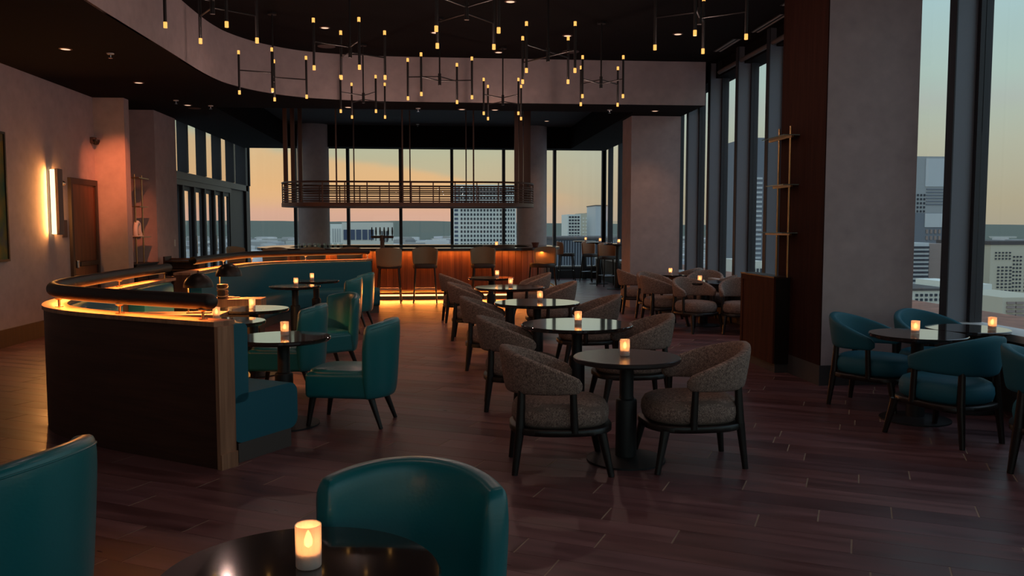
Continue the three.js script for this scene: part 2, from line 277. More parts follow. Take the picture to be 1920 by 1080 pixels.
// ------------------------------------------------------------------ windows
{
  const w = struct('window_1', 'full-height window wall behind the bar facing the sunset', 'window');
  const xs = [-5.78, -4.15, -2.62, -1.08, 0.44, 1.99, 3.53, 5.03];
  xs.forEach((x) => { mesh('mullion', span(x - 0.045, x + 0.045, 0.34, CU, ZB - 0.08, ZB + 0.1), M.finedge, w); });
  for (let i = 0; i + 1 < xs.length; i++) mesh('glass_pane', span(xs[i] + 0.045, xs[i + 1] - 0.045, 0.38, CU, ZB - 0.006, ZB), M.glass, w);
  mesh('curb', span(-5.9, XR + 0.05, 0, 0.34, ZB - 0.12, ZB + 0.16), M.curb, w);
  mesh('sill', span(-5.9, XR + 0.05, 0.34, 0.38, ZB - 0.1, ZB + 0.14), M.sill, w);
}
{
  const w = struct('window_2', 'row of tall windows with deep grey fins along the lounge', 'window');
  const zs = []; for (let z = 4.4; z > -6; z -= 2.98) zs.push(z); zs.push(-6.04); zs.push(-7.53, -9.05, -10.52, -11.97, -13.24, -14.62, -15.9, -17.3, -19.3, -21.3, -22.95, -24.3, ZB + 0.1);
  const zz = zs.filter((z, i) => i === 0 || zs[i - 1] - z > 0.5);
  zz.forEach((z) => {
    if (z < -17.5) { mesh('mullion', span(XR - 0.07, XR + 0.07, 0.64, CU, z - 0.08, z), M.finedge, w); return; }
    mesh('fin', span(XI, XR + 0.06, 0.64, CU, z - 0.10, z), M.fin, w);
    mesh('frame_strip', span(XR - 0.045, XR + 0.075, 0.66, CU - 0.2, z, z + 0.05), M.finedge, w);
    mesh('frame_strip', span(XI - 0.012, XI, 0.64, CU, z - 0.11, z + 0.005), M.finedge, w);
  });
  for (let i = 0; i + 1 < zz.length; i++) mesh('glass_pane', span(XR, XR + 0.006, 0.68, 4.16, zz[i] - 0.1, zz[i + 1] + 0.05), M.glass, w);
  mesh('curb', span(4.80, XR + 0.1, 0, 0.60, ZF, ZB), M.curb, w);
  mesh('sill', span(4.78, XR + 0.1, 0.60, 0.66, ZF, ZB), M.sill, w);
  mesh('header', span(4.88, XR + 0.2, 4.15, CU, ZF, -14.52), M.ceiling, w);
  mesh('header', span(4.88, XR + 0.2, 4.15, CU, -14.52, ZB), M.ceiling, w);
}
{
  const b = thing('roller_blind', 'dark rolled-up blind tube above the tall side windows', 'blind', [4.83, 4.2, -14.3]);
  mesh('tube', bar([0, 0, 0], [0, 0, 6.6], 0.035, 0.035, 14), std([0.10, 0.085, 0.08], { roughness: 0.5 }), b);
  for (const z of [0.03, 2.2, 4.4, 6.5]) mesh('bracket', bx(0.06, 0.2, 0.03, 0, 0.08, z), M.chrome, b);
}
{
  const w = struct('window_3', 'high transom windows above the folding glass doors', 'window');
  const z0 = -17.2, z1 = ZB + 0.1, zs = [-17.3, -19.15, -20.6, -22.0, -23.4, z1];
  zs.forEach((z) => { mesh('fin', span(XL - 0.06, XL + 0.16, 2.74, CU, z - 0.1, z), M.finedge, w); });
  for (let i = 0; i + 1 < zs.length; i++) mesh('glass_pane', span(XL - 0.03, XL - 0.024, 2.74, CU - 0.1, zs[i] - 0.1, zs[i + 1]), M.glass, w);
  mesh('transom', span(XL - 0.08, XL + 0.12, 2.58, 2.74, z0, z1), M.frame, w);
  mesh('header', span(XL - 0.2, XL + 0.25, 4.0, CU, z0, z1), M.ceiling, w);
  mesh('corner_post', span(XL - 0.2, XL + 0.12, 0, CU, z1 - 0.16, z1 + 0.3), M.finedge, w);
  const d = struct('door_2', 'folding glass doors in black frames opening onto the terrace', 'folding door');
  mesh('head_track', span(XL - 0.05, XL + 0.1, 2.46, 2.58, z0, -23.3), M.frame, d);
  const n = 7, L = 6.1 / n;
  for (let i = 0; i < n; i++) {
    const a = -17.25 - i * L, leaf = new THREE.Group(); leaf.name = 'door_leaf'; d.add(leaf);
    mesh('stile', span(XL - 0.03, XL + 0.09, 0.02, 2.46, a - 0.12, a), M.finedge, leaf); mesh('stile', span(XL - 0.03, XL + 0.03, 0.02, 2.46, a - L, a - L + 0.08), M.finedge, leaf);
    mesh('rail', span(XL - 0.03, XL + 0.03, 2.36, 2.46, a - L + 0.08, a - 0.12), M.finedge, leaf); mesh('rail', span(XL - 0.03, XL + 0.03, 0.02, 0.2, a - L + 0.08, a - 0.12), M.finedge, leaf);
    mesh('glass_pane', span(XL - 0.003, XL + 0.003, 0.2, 2.36, a - L + 0.08, a - 0.12), M.glass, leaf);
    if (i % 2) mesh('door_handle', bar([XL + 0.11, 0.95, a - 0.06], [XL + 0.11, 1.35, a - 0.06], 0.012), M.chrome, leaf);
  }
  mesh('side_panel', span(XL - 0.04, XL + 0.05, 0, 2.58, -23.35, z1), M.finedge, d);
}
{
  const w = struct('window_4', 'added unseen tall windows that bring more daylight into the lounge', 'window');  // rear windows added out of view to brighten the room with daylight
  for (let k = 0; k <= 6; k++) { const x = -4.2 + k * 1.54; mesh('mullion', span(x - 0.05, x + 0.05, 0.6, 4.16, ZF - 0.05, ZF + 0.2), M.finedge, w); if (k < 6) mesh('glass_pane', span(x + 0.05, x + 1.49, 0.6, 4.16, ZF + 0.1, ZF + 0.106), M.glass, w); }
}
// ------------------------------------------------------------------ door, sconce, small wall fittings
{
  const d = struct('door_1', 'reddish wood door with a panic bar in a dark frame', 'door');
  const za = -13.44, zb = -14.46, x = XL;
  mesh('frame', [span(x, x + 0.05, 0, 2.31, za, za - 0.07), span(x, x + 0.05, 0, 2.31, zb + 0.07, zb), span(x, x + 0.05, 2.22, 2.31, za - 0.07, zb + 0.07)], std([0.045, 0.03, 0.026], { roughness: 0.5 }), d);
  mesh('door_panel', span(x, x + 0.025, 0.01, 2.22, za - 0.07, zb + 0.07), M.doorwood, d);
  mesh('panic_bar', rbx(0.05, 0.075, 0.7, 0.015, x + 0.06, 0.98, -13.98), M.blackmetal, d);
  const h = mesh('latch', rbx(0.05, 0.13, 0.06, 0.015, x + 0.055, 0.98, za - 0.13), M.chrome, d);
}
{
  const z = -12.86, s = thing('wall_sconce', 'tall vertical wall sconce glowing amber on the plaster wall', 'wall lamp', [XL, 1.44, z]);
  mesh('backplate', rbx(0.02, 0.9, 0.06, 0.004, 0.01, 0.48, 0), M.bronze, s);
  mesh('face_bar', rbx(0.045, 0.96, 0.16, 0.006, 0.115, 0.48, -0.02), std([0.12, 0.10, 0.095], { roughness: 0.5 }), s);
  mesh('light_strip', rbx(0.07, 0.94, 0.05, 0.01, 0.055, 0.48, 0.03), M.sconce, s);
  rectLight([1, 0.38, 0.09], 60, 0.94, 0.06, [0.06, 0.48, 0.10], [0.06, 0.48, 1], s).rotateZ(Math.PI / 2);
  rectLight([1, 0.38, 0.09], 26, 0.94, 0.05, [0.06, 0.48, -0.06], [0.06, 0.48, -1], s).rotateZ(Math.PI / 2);
  const e = thing('emergency_light', 'small cream emergency light fixture beside the sconce', 'wall fixture', [XL, 2.10, -13.08]);
  mesh('housing', rbx(0.07, 0.2, 0.12, 0.012, 0.035, 0.1, 0), std([0.62, 0.5, 0.36], { roughness: 0.5 }), e);
  mesh('lens', lathe([[0, 0.05], [0.035, 0.03], [0.045, 0]], 20).rotateZ(-Math.PI / 2).translate(0.07, 0.1, -0.02), M.chrome, e);
  const g = thing('wall_sign', 'small dark rectangular sign plate beside the wooden door', 'sign', [XL, 1.40, -13.27]);
  mesh('plate', rbx(0.014, 0.26, 0.17, 0.004, 0.007, 0.13, 0), std([0.07, 0.045, 0.05], { roughness: 0.5 }), g);
  const p = thing('painting', 'framed abstract painting in green and gold on the plaster wall', 'painting', [XL, 1.11, -10.83]);
  mesh('frame', [span(0, 0.04, 0, 0.03, -0.72, 0.72), span(0, 0.04, 1.64, 1.67, -0.72, 0.72), span(0, 0.04, 0.03, 1.64, -0.72, -0.69), span(0, 0.04, 0.03, 1.64, 0.69, 0.72)], std([0.05, 0.035, 0.02], { roughness: 0.4 }), p);
  const ART = tex(256, 256, (u, v) => { const a = 0.5 + fbm(u * 5, v * 3, 0.3, 5), b = 0.5 + fbm(u * 4 + 7, v * 4, 3.3, 5); return mix3(mix3([0.16, 0.36, 0.30], [0.62, 0.48, 0.16], clamp01(a * 1.4 - 0.2)), [0.24, 0.30, 0.46], sstep(0.5, 0.8, b) * 0.7); });
  mesh('canvas', boxUV(span(0.008, 0.02, 0.03, 1.64, -0.69, 0.69), 0.6), new THREE.MeshStandardMaterial({ map: ART, roughness: 0.7 }), p);
  const sp = thing('dome_camera', 'small dark dome camera high on the wall corner by the door', 'camera', [XL + 0.0, 2.86, -14.38]);
  mesh('mount', rbx(0.08, 0.1, 0.1, 0.015, 0.04, 0.1, 0), std([0.10, 0.06, 0.05], {}), sp); mesh('dome', lathe([[0, -0.06], [0.04, -0.045], [0.06, 0], [0.06, 0.03]], 20).translate(0.08, 0.08, 0), M.blackmetal, sp);
  const sw = thing('light_switch', 'white light switch plate on the plaster pier', 'switch', [-5.1, 1.18, -16.95]);
  mesh('plate', rbx(0.01, 0.13, 0.09, 0.003, 0.005, 0.065, 0), M.white, sw); mesh('rocker', rbx(0.012, 0.06, 0.035, 0.003, 0.012, 0.065, 0), M.white, sw);
}
// niche: brass rack and cabinets
{
  const r = thing('shelf_rack', 'slim brass shelf rack standing on the cabinet in the deep niche', 'shelf', [-5.24, 0.92, -15.62]);
  for (const z of [-0.0, 0.36]) mesh('upright', bar([0, 0, z], [0, 1.55, z], 0.012), M.brass, r);
  for (const [y, z0, z1] of [[0.45, -0.12, 0.42], [0.98, -0.02, 0.42], [1.48, -0.08, 0.42]]) mesh('shelf', span(-0.1, 0.1, y, y + 0.015, z0, z1), M.brass, r);
  const s = thing('sculpture', 'small white curled ceramic sculpture on the brass rack', 'ornament', [-5.24, 1.385, -15.36]);
  mesh('body', tubeAlong([[0, 0.02, 0.12], [0, 0.12, 0.12], [0, 0.24, 0.06], [0, 0.22, -0.03], [0, 0.1, -0.06], [0, 0.03, -0.12]], 0.04, 40, 12), M.white, s); mesh('foot', rbx(0.1, 0.02, 0.3, 0.008, 0, 0.01, 0), M.white, s);
  const c = thing('cabinet', 'dark wooden cabinet under the brass rack in the niche', 'cabinet', [-5.25, 0, -15.335]);
  mesh('body', span(-0.2, 0.16, 0, 0.90, -0.55, 0.55), M.blackwood, c); mesh('top', span(-0.2, 0.18, 0.90, 0.92, -0.57, 0.57), M.blackwood, c);
  for (const z of [-0.27, 0.27]) { const dd = mesh('cabinet_door', span(0.16, 0.175, 0.08, 0.86, z - 0.25, z + 0.25), M.darkwalnut, c); mesh('knob', lathe([[0, 0.02], [0.012, 0.015], [0.008, 0]], 14).rotateZ(-Math.PI / 2).translate(0.176, 0.5, z + (z < 0 ? 0.2 : -0.2)), M.brass, dd); }
  const k = thing('server_stand', 'dark walnut host stand with a slatted shelf next to the pier', 'host stand', [-4.62, 0, -15.9]);
  for (const s of [-1, 1]) mesh('side_panel', span(s * 0.3 - 0.015, s * 0.3 + 0.015, 0, 1.02, -0.2, 0.2), M.darkwalnut, k);
  mesh('back_panel', span(-0.285, 0.285, 0.05, 0.98, -0.2, -0.18), M.walnut, k);
  for (const y of [0.5, 0.76, 0.92]) mesh('shelf', span(-0.285, 0.285, y, y + 0.03, -0.18, 0.2), M.darkwalnut, k);
  for (const y of [0.66, 0.6]) mesh('rod', bar([-0.285, y, 0.19], [0.285, y, 0.19], 0.009), M.chrome, k);
}
// ------------------------------------------------------------------ furniture builders
// curved upholstered shell: plan arc about the origin, open to the front (+z)
function shell({ A, rad, th, yb, yt, flare = 0, pow = 1, steps = 44, rnd_ = 10, tip = 0.05 }) {
  const pos = [], uv = [], rows = [];
  const m = 2 * rnd_ + 2;
  for (let i = 0; i <= steps; i++) {
    const s = -1 + 2 * i / steps, a = s * A, k = Math.abs(s), endk = Math.min(1, Math.sqrt(Math.max(0, 1 - Math.pow(Math.max(0, (k - (1 - tip)) / tip), 2))));
    const R = rad(a), b0 = yb(k), t0 = yt(k), mid = (b0 + t0) / 2, hh = (t0 - b0) / 2 * (0.45 + 0.55 * endk), t = th * (0.35 + 0.65 * endk), row = [];
    for (let j = 0; j < m; j++) {
      const ph = 2 * Math.PI * j / m, cx = Math.cos(ph), sy = Math.sin(ph), ex = Math.sign(cx) * Math.pow(Math.abs(cx), 0.45), ey = Math.sign(sy) * Math.pow(Math.abs(sy), 0.45);
      const y = mid + hh * ey, r = R + t / 2 * ex + flare * (y - b0);
      row.push([Math.sin(a) * r, y, -Math.cos(a) * r]);
    }
    rows.push(row);
  }
  for (let i = 0; i < steps; i++) for (let j = 0; j < m; j++) {
    const q = [rows[i][j], rows[i + 1][j], rows[i + 1][(j + 1) % m], rows[i][(j + 1) % m]];
    for (const k of [0, 1, 2, 0, 2, 3]) { pos.push(...q[k]); uv.push(Math.atan2(q[k][0], -q[k][2]) * 0.3 * 1.6, q[k][1] * 1.6); }
  }
  for (const [i, f] of [[0, 1], [steps, 0]]) { const c = rows[i].reduce((s, p) => [s[0] + p[0] / m, s[1] + p[1] / m, s[2] + p[2] / m], [0, 0, 0]); for (let j = 0; j < m; j++) { const p = rows[i][j], q = rows[i][(j + 1) % m]; for (const v of f ? [c, p, q] : [c, q, p]) { pos.push(...v); uv.push(v[0], v[1]); } } }
  const g = new THREE.BufferGeometry(); g.setAttribute('position', new THREE.Float32BufferAttribute(pos, 3)); g.setAttribute('uv', new THREE.Float32BufferAttribute(uv, 2)); g.computeVertexNormals();
  return toCreasedNormals(g, 0.9);
}
const superell = (a, b, n, N = 40) => Array.from({ length: N }, (_, k) => { const t = 2 * Math.PI * k / N, c = Math.cos(t), s = Math.sin(t); return [a * Math.sign(c) * Math.pow(Math.abs(c), 2 / n), b * Math.sign(s) * Math.pow(Math.abs(s), 2 / n)]; });
function puff(a, b, n, levels) { // stack of outlines [scale, y] closed top and bottom
  const o = superell(a, b, n), N = o.length, pos = [], uv = [], P = (l, k) => [o[k % N][0] * levels[l][0], levels[l][1], o[k % N][1] * levels[l][0]];
  for (let l = 0; l + 1 < levels.length; l++) for (let k = 0; k < N; k++) for (const v of [P(l, k), P(l + 1, k), P(l + 1, k + 1), P(l, k), P(l + 1, k + 1), P(l, k + 1)]) pos.push(...v);
  const g = new THREE.BufferGeometry(); g.setAttribute('position', new THREE.Float32BufferAttribute(pos, 3)); g.computeVertexNormals();
  return boxUV(toCreasedNormals(g, 0.9), 1.6);
}
const leg = (x0, z0, x1, z1, y1, r0, r1) => bar([x0, 0, z0], [x1, y1, z1], r0, r1, 10);

function barrelChair(name, label, fabric) {
  const t = thing(name, label, 'chair');
  mesh('seat_frame', puff(0.275, 0.285, 2.7, [[0, 0.255], [0.97, 0.255], [1, 0.262], [1, 0.294], [0.98, 0.30], [0, 0.30]]), M.blackwood, t);
  mesh('seat_cushion', puff(0.262, 0.272, 2.5, [[0, 0.30], [0.9, 0.30], [0.97, 0.318], [1, 0.36], [0.985, 0.405], [0.93, 0.435], [0.82, 0.452], [0.55, 0.462], [0, 0.465]]), fabric, t);
  mesh('backrest', shell({ A: 1.92, rad: (a) => 0.268 + 0.012 * Math.cos(a), th: 0.058, yb: (k) => 0.505 + 0.02 * k, yt: (k) => 0.80 - 0.19 * Math.pow(k, 1.55), flare: 0.13, tip: 0.07 }), fabric, t);
  for (const s of [-1, 1]) {
    mesh('rear_leg', [leg(s * 0.205, -0.265, s * 0.19, -0.235, 0.30, 0.017, 0.026), bar([s * 0.19, 0.28, -0.235], [s * 0.175, 0.535, -0.225], 0.026, 0.021)], M.blackwood, t);
    mesh('front_leg', leg(s * 0.265, 0.255, s * 0.235, 0.205, 0.27, 0.017, 0.027), M.blackwood, t);
    mesh('arm_post', bar([s * 0.262, 0.28, 0.055], [s * 0.262, 0.545, 0.045], 0.022, 0.019), M.blackwood, t);
  }
  t.children.forEach((c) => c.geometry.scale(1.04, 1, 1.16));
  return t;
}
function slipperChair(label) {
  const t = thing('slipper_chair', label, 'chair');
  mesh('seat', rbx(0.52, 0.20, 0.54, 0.035, 0, 0.335, 0.045, 4), M.leather, t);
  mesh('seat_cushion', puff(0.255, 0.265, 4, [[0, 0.40], [0.98, 0.40], [1, 0.425], [0.97, 0.445], [0.85, 0.455], [0, 0.462]]).translate(0, 0, 0.05), M.leather, t);
  const b = mesh('backrest', shell({ A: 1.04, rad: (a) => 0.285 + 0.012 * Math.cos(a), th: 0.085, yb: () => 0.235, yt: (k) => 0.845 - 0.05 * k * k, flare: 0.06, tip: 0.10, rnd_: 14 }), M.leather, t);
  const pp = []; for (let i = 0; i <= 30; i++) { const a = -0.88 + 1.76 * i / 30, r = 0.285 + 0.012 * Math.cos(a) + 0.0425 + 0.06 * 0.575 - 0.009, k = Math.abs(a) / 1.04; pp.push([Math.sin(a) * r, 0.815 - 0.05 * k * k, -Math.cos(a) * r]); }
  mesh('piping', tubeAlong(pp, 0.004, 60, 6), M.leather, b);
  for (const s of [-1, 1]) {
    mesh('leg', leg(s * 0.23, 0.30, s * 0.21, 0.26, 0.25, 0.016, 0.028), M.blackwood, t);
    mesh('leg', leg(s * 0.205, -0.28, s * 0.18, -0.19, 0.25, 0.016, 0.028), M.blackwood, t);
  }
  return t;
}
function barStool(label, back) {
  const t = thing('bar_stool', label, 'bar stool');
  mesh('seat', puff(0.225, 0.22, 3, [[0, 0.70], [0.95, 0.70], [1, 0.72], [1, 0.76], [0.94, 0.785], [0, 0.792]]), std([0.05, 0.036, 0.03], { roughness: 0.6 }), t);
  mesh('backrest', shell({ A: 1.15, rad: () => 0.235, th: 0.04, yb: (k) => 0.735 + 0.02 * k, yt: (k) => 1.13 - 0.05 * k * k, flare: 0.05, tip: 0.09 }), back, t);
  for (const s of [-1, 1]) { mesh('leg', leg(s * 0.21, 0.22, s * 0.17, 0.16, 0.72, 0.012, 0.018), M.blackwood, t); mesh('leg', leg(s * 0.21, -0.22, s * 0.17, -0.16, 0.74, 0.012, 0.018), M.blackwood, t); }
  mesh('footrest', bar([-0.195, 0.28, 0.2], [0.195, 0.28, 0.2], 0.010), M.chrome, t); mesh('footrest', bar([-0.195, 0.28, -0.2], [0.195, 0.28, -0.2], 0.010), M.chrome, t);
  for (const s of [-1, 1]) mesh('stretcher', bar([s * 0.195, 0.28, 0.2], [s * 0.195, 0.28, -0.2], 0.010), M.blackwood, t);
  t.children.forEach((c) => c.geometry.scale(1.13, 1.01, 1.08));
  return t;
}
function pedestalTable(name, label, d, pos, { h = 0.70, top = M.tabletop, group } = {}) {
  const t = thing(name, label, 'table', pos, 0, group), r = d / 2, b = Math.min(0.27, r * 0.74);
  mesh('table_top', lathe([[0, h], [r - 0.006, h], [r, h - 0.005], [r, h - 0.022], [r - 0.012, h - 0.034], [0, h - 0.034]], 72), top, t);
  mesh('column', lathe([[0, h - 0.034], [0.11, h - 0.034], [0.11, h - 0.05], [0.047, h - 0.065], [0.047, h * 0.62], [0.05, h * 0.61], [0.05, h * 0.5], [0, h * 0.5]], 28), M.pedestal, t);
  mesh('sleeve', lathe([[0.048, h * 0.60], [0.066, h * 0.59], [0.07, h * 0.57], [0.07, 0.03], [0, 0.03]], 28), M.pedestal, t);
  mesh('base', lathe([[0, 0.034], [0.09, 0.032], [b - 0.05, 0.018], [b, 0.012], [b, 0], [0, 0]], 48), M.pedestal, t);
  return t;
}
function candle(label, pos, group = 'votive candles on the tables') {
  const t = thing('votive_candle', label, 'candle', pos, 0, group);
  mesh('glass_holder', lathe([[0.0, 0.001], [0.030, 0.001], [0.032, 0.004], [0.033, 0.108], [0.0322, 0.11], [0.0305, 0.108], [0.0295, 0.012], [0, 0.012]], 28), M.frosted, t);
  mesh('wax', lathe([[0, 0.013], [0.0285, 0.013], [0.0285, 0.038], [0, 0.036]], 20), M.wax, t);
  mesh('flame', lathe([[0, 0.048], [0.009, 0.056], [0.011, 0.066], [0.007, 0.082], [0, 0.096]], 14), M.flame, t);
  const l = new THREE.PointLight(new THREE.Color(1, 0.6, 0.28), 0.009); l.position.set(0, 0.068, 0); l.shadow.radius = 0.4; l.castShadow = true; t.add(l);
  return t;
}
const face = (dx, dz) => Math.atan2(dx, dz); // turn so that local +z looks along (dx, dz)

// ------------------------------------------------------------------ centre row: five tables, ten tweed chairs
const ORD = ['first', 'second', 'third', 'fourth', 'fifth'];
const centre = [[0.90, -14.25, 0.78], [1.03, -12.0, 1.0], [1.13, -9.53, 0.98], [1.23, -7.36, 0.99], [1.25, -5.47, 0.71]];
const chairL = [[0.41, -13.85], [0.52, -11.65], [0.63, -9.24], [0.72, -7.20], [0.79, -5.38]], chairR = [[1.50, -13.98], [1.56, -11.72], [1.67, -9.36], [1.68, -7.24], [1.66, -5.40]];
const tweedProto = barrelChair('barrel_chair', 'grey-brown tweed barrel chair, bar-stool side of the first centre table from the bar', M.tweed);
let usedTweed = false;
const putTweed = (x, z, turn, label, group) => { if (!usedTweed) { usedTweed = true; tweedProto.position.set(x, 0, z); tweedProto.rotation.y = turn; tweedProto.userData.label = label; tweedProto.userData.group = group; return tweedProto; } return copy(tweedProto, [x, 0, z], turn, label, group); };
centre.forEach(([x, z, d], i) => {
  pedestalTable('pedestal_table', `round dark pedestal table, ${ORD[i]} of the centre row counted from the bar`, d, [x, 0, z], { top: i === 4 ? M.tabledull : M.tabletop, group: 'centre row tables' });
  putTweed(...chairL[i], face(1, -0.04 - 0.02 * (4 - i)), `tweed barrel chair on the banquette side of the ${ORD[i]} centre table from the bar`, 'tweed chairs of the centre row');
  putTweed(...chairR[i], face(-1, -0.03), `tweed barrel chair on the window side of the ${ORD[i]} centre table from the bar`, 'tweed chairs of the centre row');
});
[[925, 513], [955, 534], [1009, 561], [1084, 607], [1171.5, 667]].forEach(([px, py], i) => { const p = atY(px, py, 0.70); candle(`lit frosted votive candle on the ${ORD[4 - (4 - i)]} centre table from the bar`, [Math.min(Math.max(p.x, centre[i][0] - 0.25), centre[i][0] + 0.25), 0.70, Math.min(Math.max(p.z, centre[i][1] - 0.2), centre[i][1] + 0.2)]); });

// ------------------------------------------------------------------ rear window group
pedestalTable('pedestal_table', 'round dark table beside the square rear plaster column', 1.0, [4.35, 0, -15.05], { group: 'rear lounge tables' });
pedestalTable('pedestal_table', 'round dark table between the brass rack stand and the rear column table', 1.0, [4.18, 0, -12.95], { group: 'rear lounge tables' });
for (const [x, z, dx, dz, l] of [
  [3.62, -14.95, 1, -0.1, 'tweed barrel chair facing the rear column table with its back to the bar'],
  [3.72, -13.95, 0.55, -0.8, 'tweed barrel chair between the two rear lounge tables'],
  [3.58, -13.05, 1, 0.1, 'tweed barrel chair with its back to the centre row at the rear stand-side table'],
  [3.84, -12.25, 0.35, -0.93, 'tweed barrel chair with its back to the teal chairs at the stand-side table'],
  [4.45, -12.02, -0.25, -1, 'tweed barrel chair tucked behind the walnut rack stand'],
  [4.60, -13.55, -0.8, 0.6, 'tweed barrel chair with its back to the windows at the stand-side table'],
  [4.62, -14.3, -0.5, -0.85, 'tweed barrel chair against the windows at the rear column table'],
  [4.62, -15.6, -0.6, 0.8, 'tweed barrel chair wedged between the rear column and its table'],
]) putTweed(x, z, face(dx, dz), l, 'tweed chairs by the rear windows');
{ let p = atY(1257, 514, 0.70); candle('lit votive candle on the table beside the rear plaster column', [p.x, 0.70, p.z]); p = atY(1312, 530, 0.70); candle('lit votive candle on the table behind the walnut rack stand', [p.x, 0.70, p.z]); }

// ------------------------------------------------------------------ teal armchairs by the front windows
pedestalTable('pedestal_table', 'round dark table in front of the broad plaster column among teal chairs', 0.74, [3.85, 0, -6.43], { group: 'window tables' });
pedestalTable('pedestal_table', 'round dark table against the window sill among teal chairs', 0.66, [4.48, 0, -6.75], { group: 'window tables', top: M.tabletop });
const tealProto = barrelChair('teal_barrel_chair', 'teal leather barrel chair directly in front of the broad plaster column', M.velvet);
tealProto.userData.group = 'teal chairs by the windows'; tealProto.position.set(3.78, 0, -6.95); tealProto.rotation.y = face(0.62, 0.78);
copy(tealProto, [3.74, 0, -5.86], face(-0.35, -0.94), 'teal leather barrel chair turned with its back away from the plaster column');
copy(tealProto, [4.46, 0, -7.14], face(0.2, 0.98), 'teal leather barrel chair backed against the window fin');
copy(tealProto, [3.98, 0, -4.93], face(0.80, 0.60), 'teal leather barrel chair standing farthest from the plaster column');
{ let p = atY(1716, 627, 0.70); candle('lit votive candle on the table in front of the plaster column', [p.x, 0.70, p.z]); p = atY(1880, 622, 0.70); candle('lit votive candle on the table at the window sill', [4.60, 0.70, -6.60]); }

// ------------------------------------------------------------------ foreground
pedestalTable('pedestal_table', 'round dark glossy table standing alone in front of a teal slipper chair', 0.70, [-0.345, 0, -2.06]);
{ const p = atY(579, 1062, 0.70); candle('lit votive candle on the lone glossy table in front of the slipper chair', [p.x, 0.70, p.z]); }
const slip = slipperChair('teal leather slipper chair tucked at the lone glossy table');
slip.position.set(-0.14, 0, -2.27); slip.rotation.y = face(-0.28, 0.96); slip.userData.group = 'teal slipper chairs';
copy(slip, [-1.55, 0, -2.93], face(-0.97, -0.24), 'teal leather slipper chair beside the end of the walnut partition, its back turned');
// ------------------------------------------------------------------ banquette tables and slipper chairs
const bt = [[-1.21, -6.70, 'at the open end of the curved walnut partition'], [-1.93, -7.87, 'second along the front banquette'], [-1.94, -9.07, 'beside the lit wooden lamp ledge'], [-2.07, -12.47, 'inside the rear curved banquette'], [-1.94, -13.69, 'deepest inside the rear curved banquette']];
bt.forEach(([x, z, l], i) => pedestalTable('pedestal_table', 'round dark pedestal table ' + l, i === 1 ? 0.7 : 0.73, [x, 0, z], { group: 'banquette tables' }));
[[534, 629], [406, 598], [473, 579], [555, 535], [585, 525]].forEach(([px, py], i) => { const p = atY(px, py, 0.70), [x, z, l] = bt[i]; candle('lit votive candle on the table ' + l, [Math.min(Math.max(p.x, x - 0.24), x + 0.24), 0.70, Math.min(Math.max(p.z, z - 0.24), z + 0.24)]); });
copy(slip, [-0.67, 0, -6.74], face(-0.97, -0.22), 'teal leather slipper chair at the table by the open end of the walnut partition');
copy(slip, [-1.40, 0, -8.02], face(-0.99, -0.12), 'teal leather slipper chair at the second front banquette table');
copy(slip, [-1.20, 0, -9.12], face(-0.80, 0.60), 'teal leather slipper chair swung outward at the table by the lamp ledge');
copy(slip, [-1.44, 0, -12.2], face(-0.99, -0.1), 'teal leather slipper chair at the nearer rear banquette table');
copy(slip, [-1.36, 0, -13.45], face(-0.97, -0.2), 'teal leather slipper chair at the deepest rear banquette table');

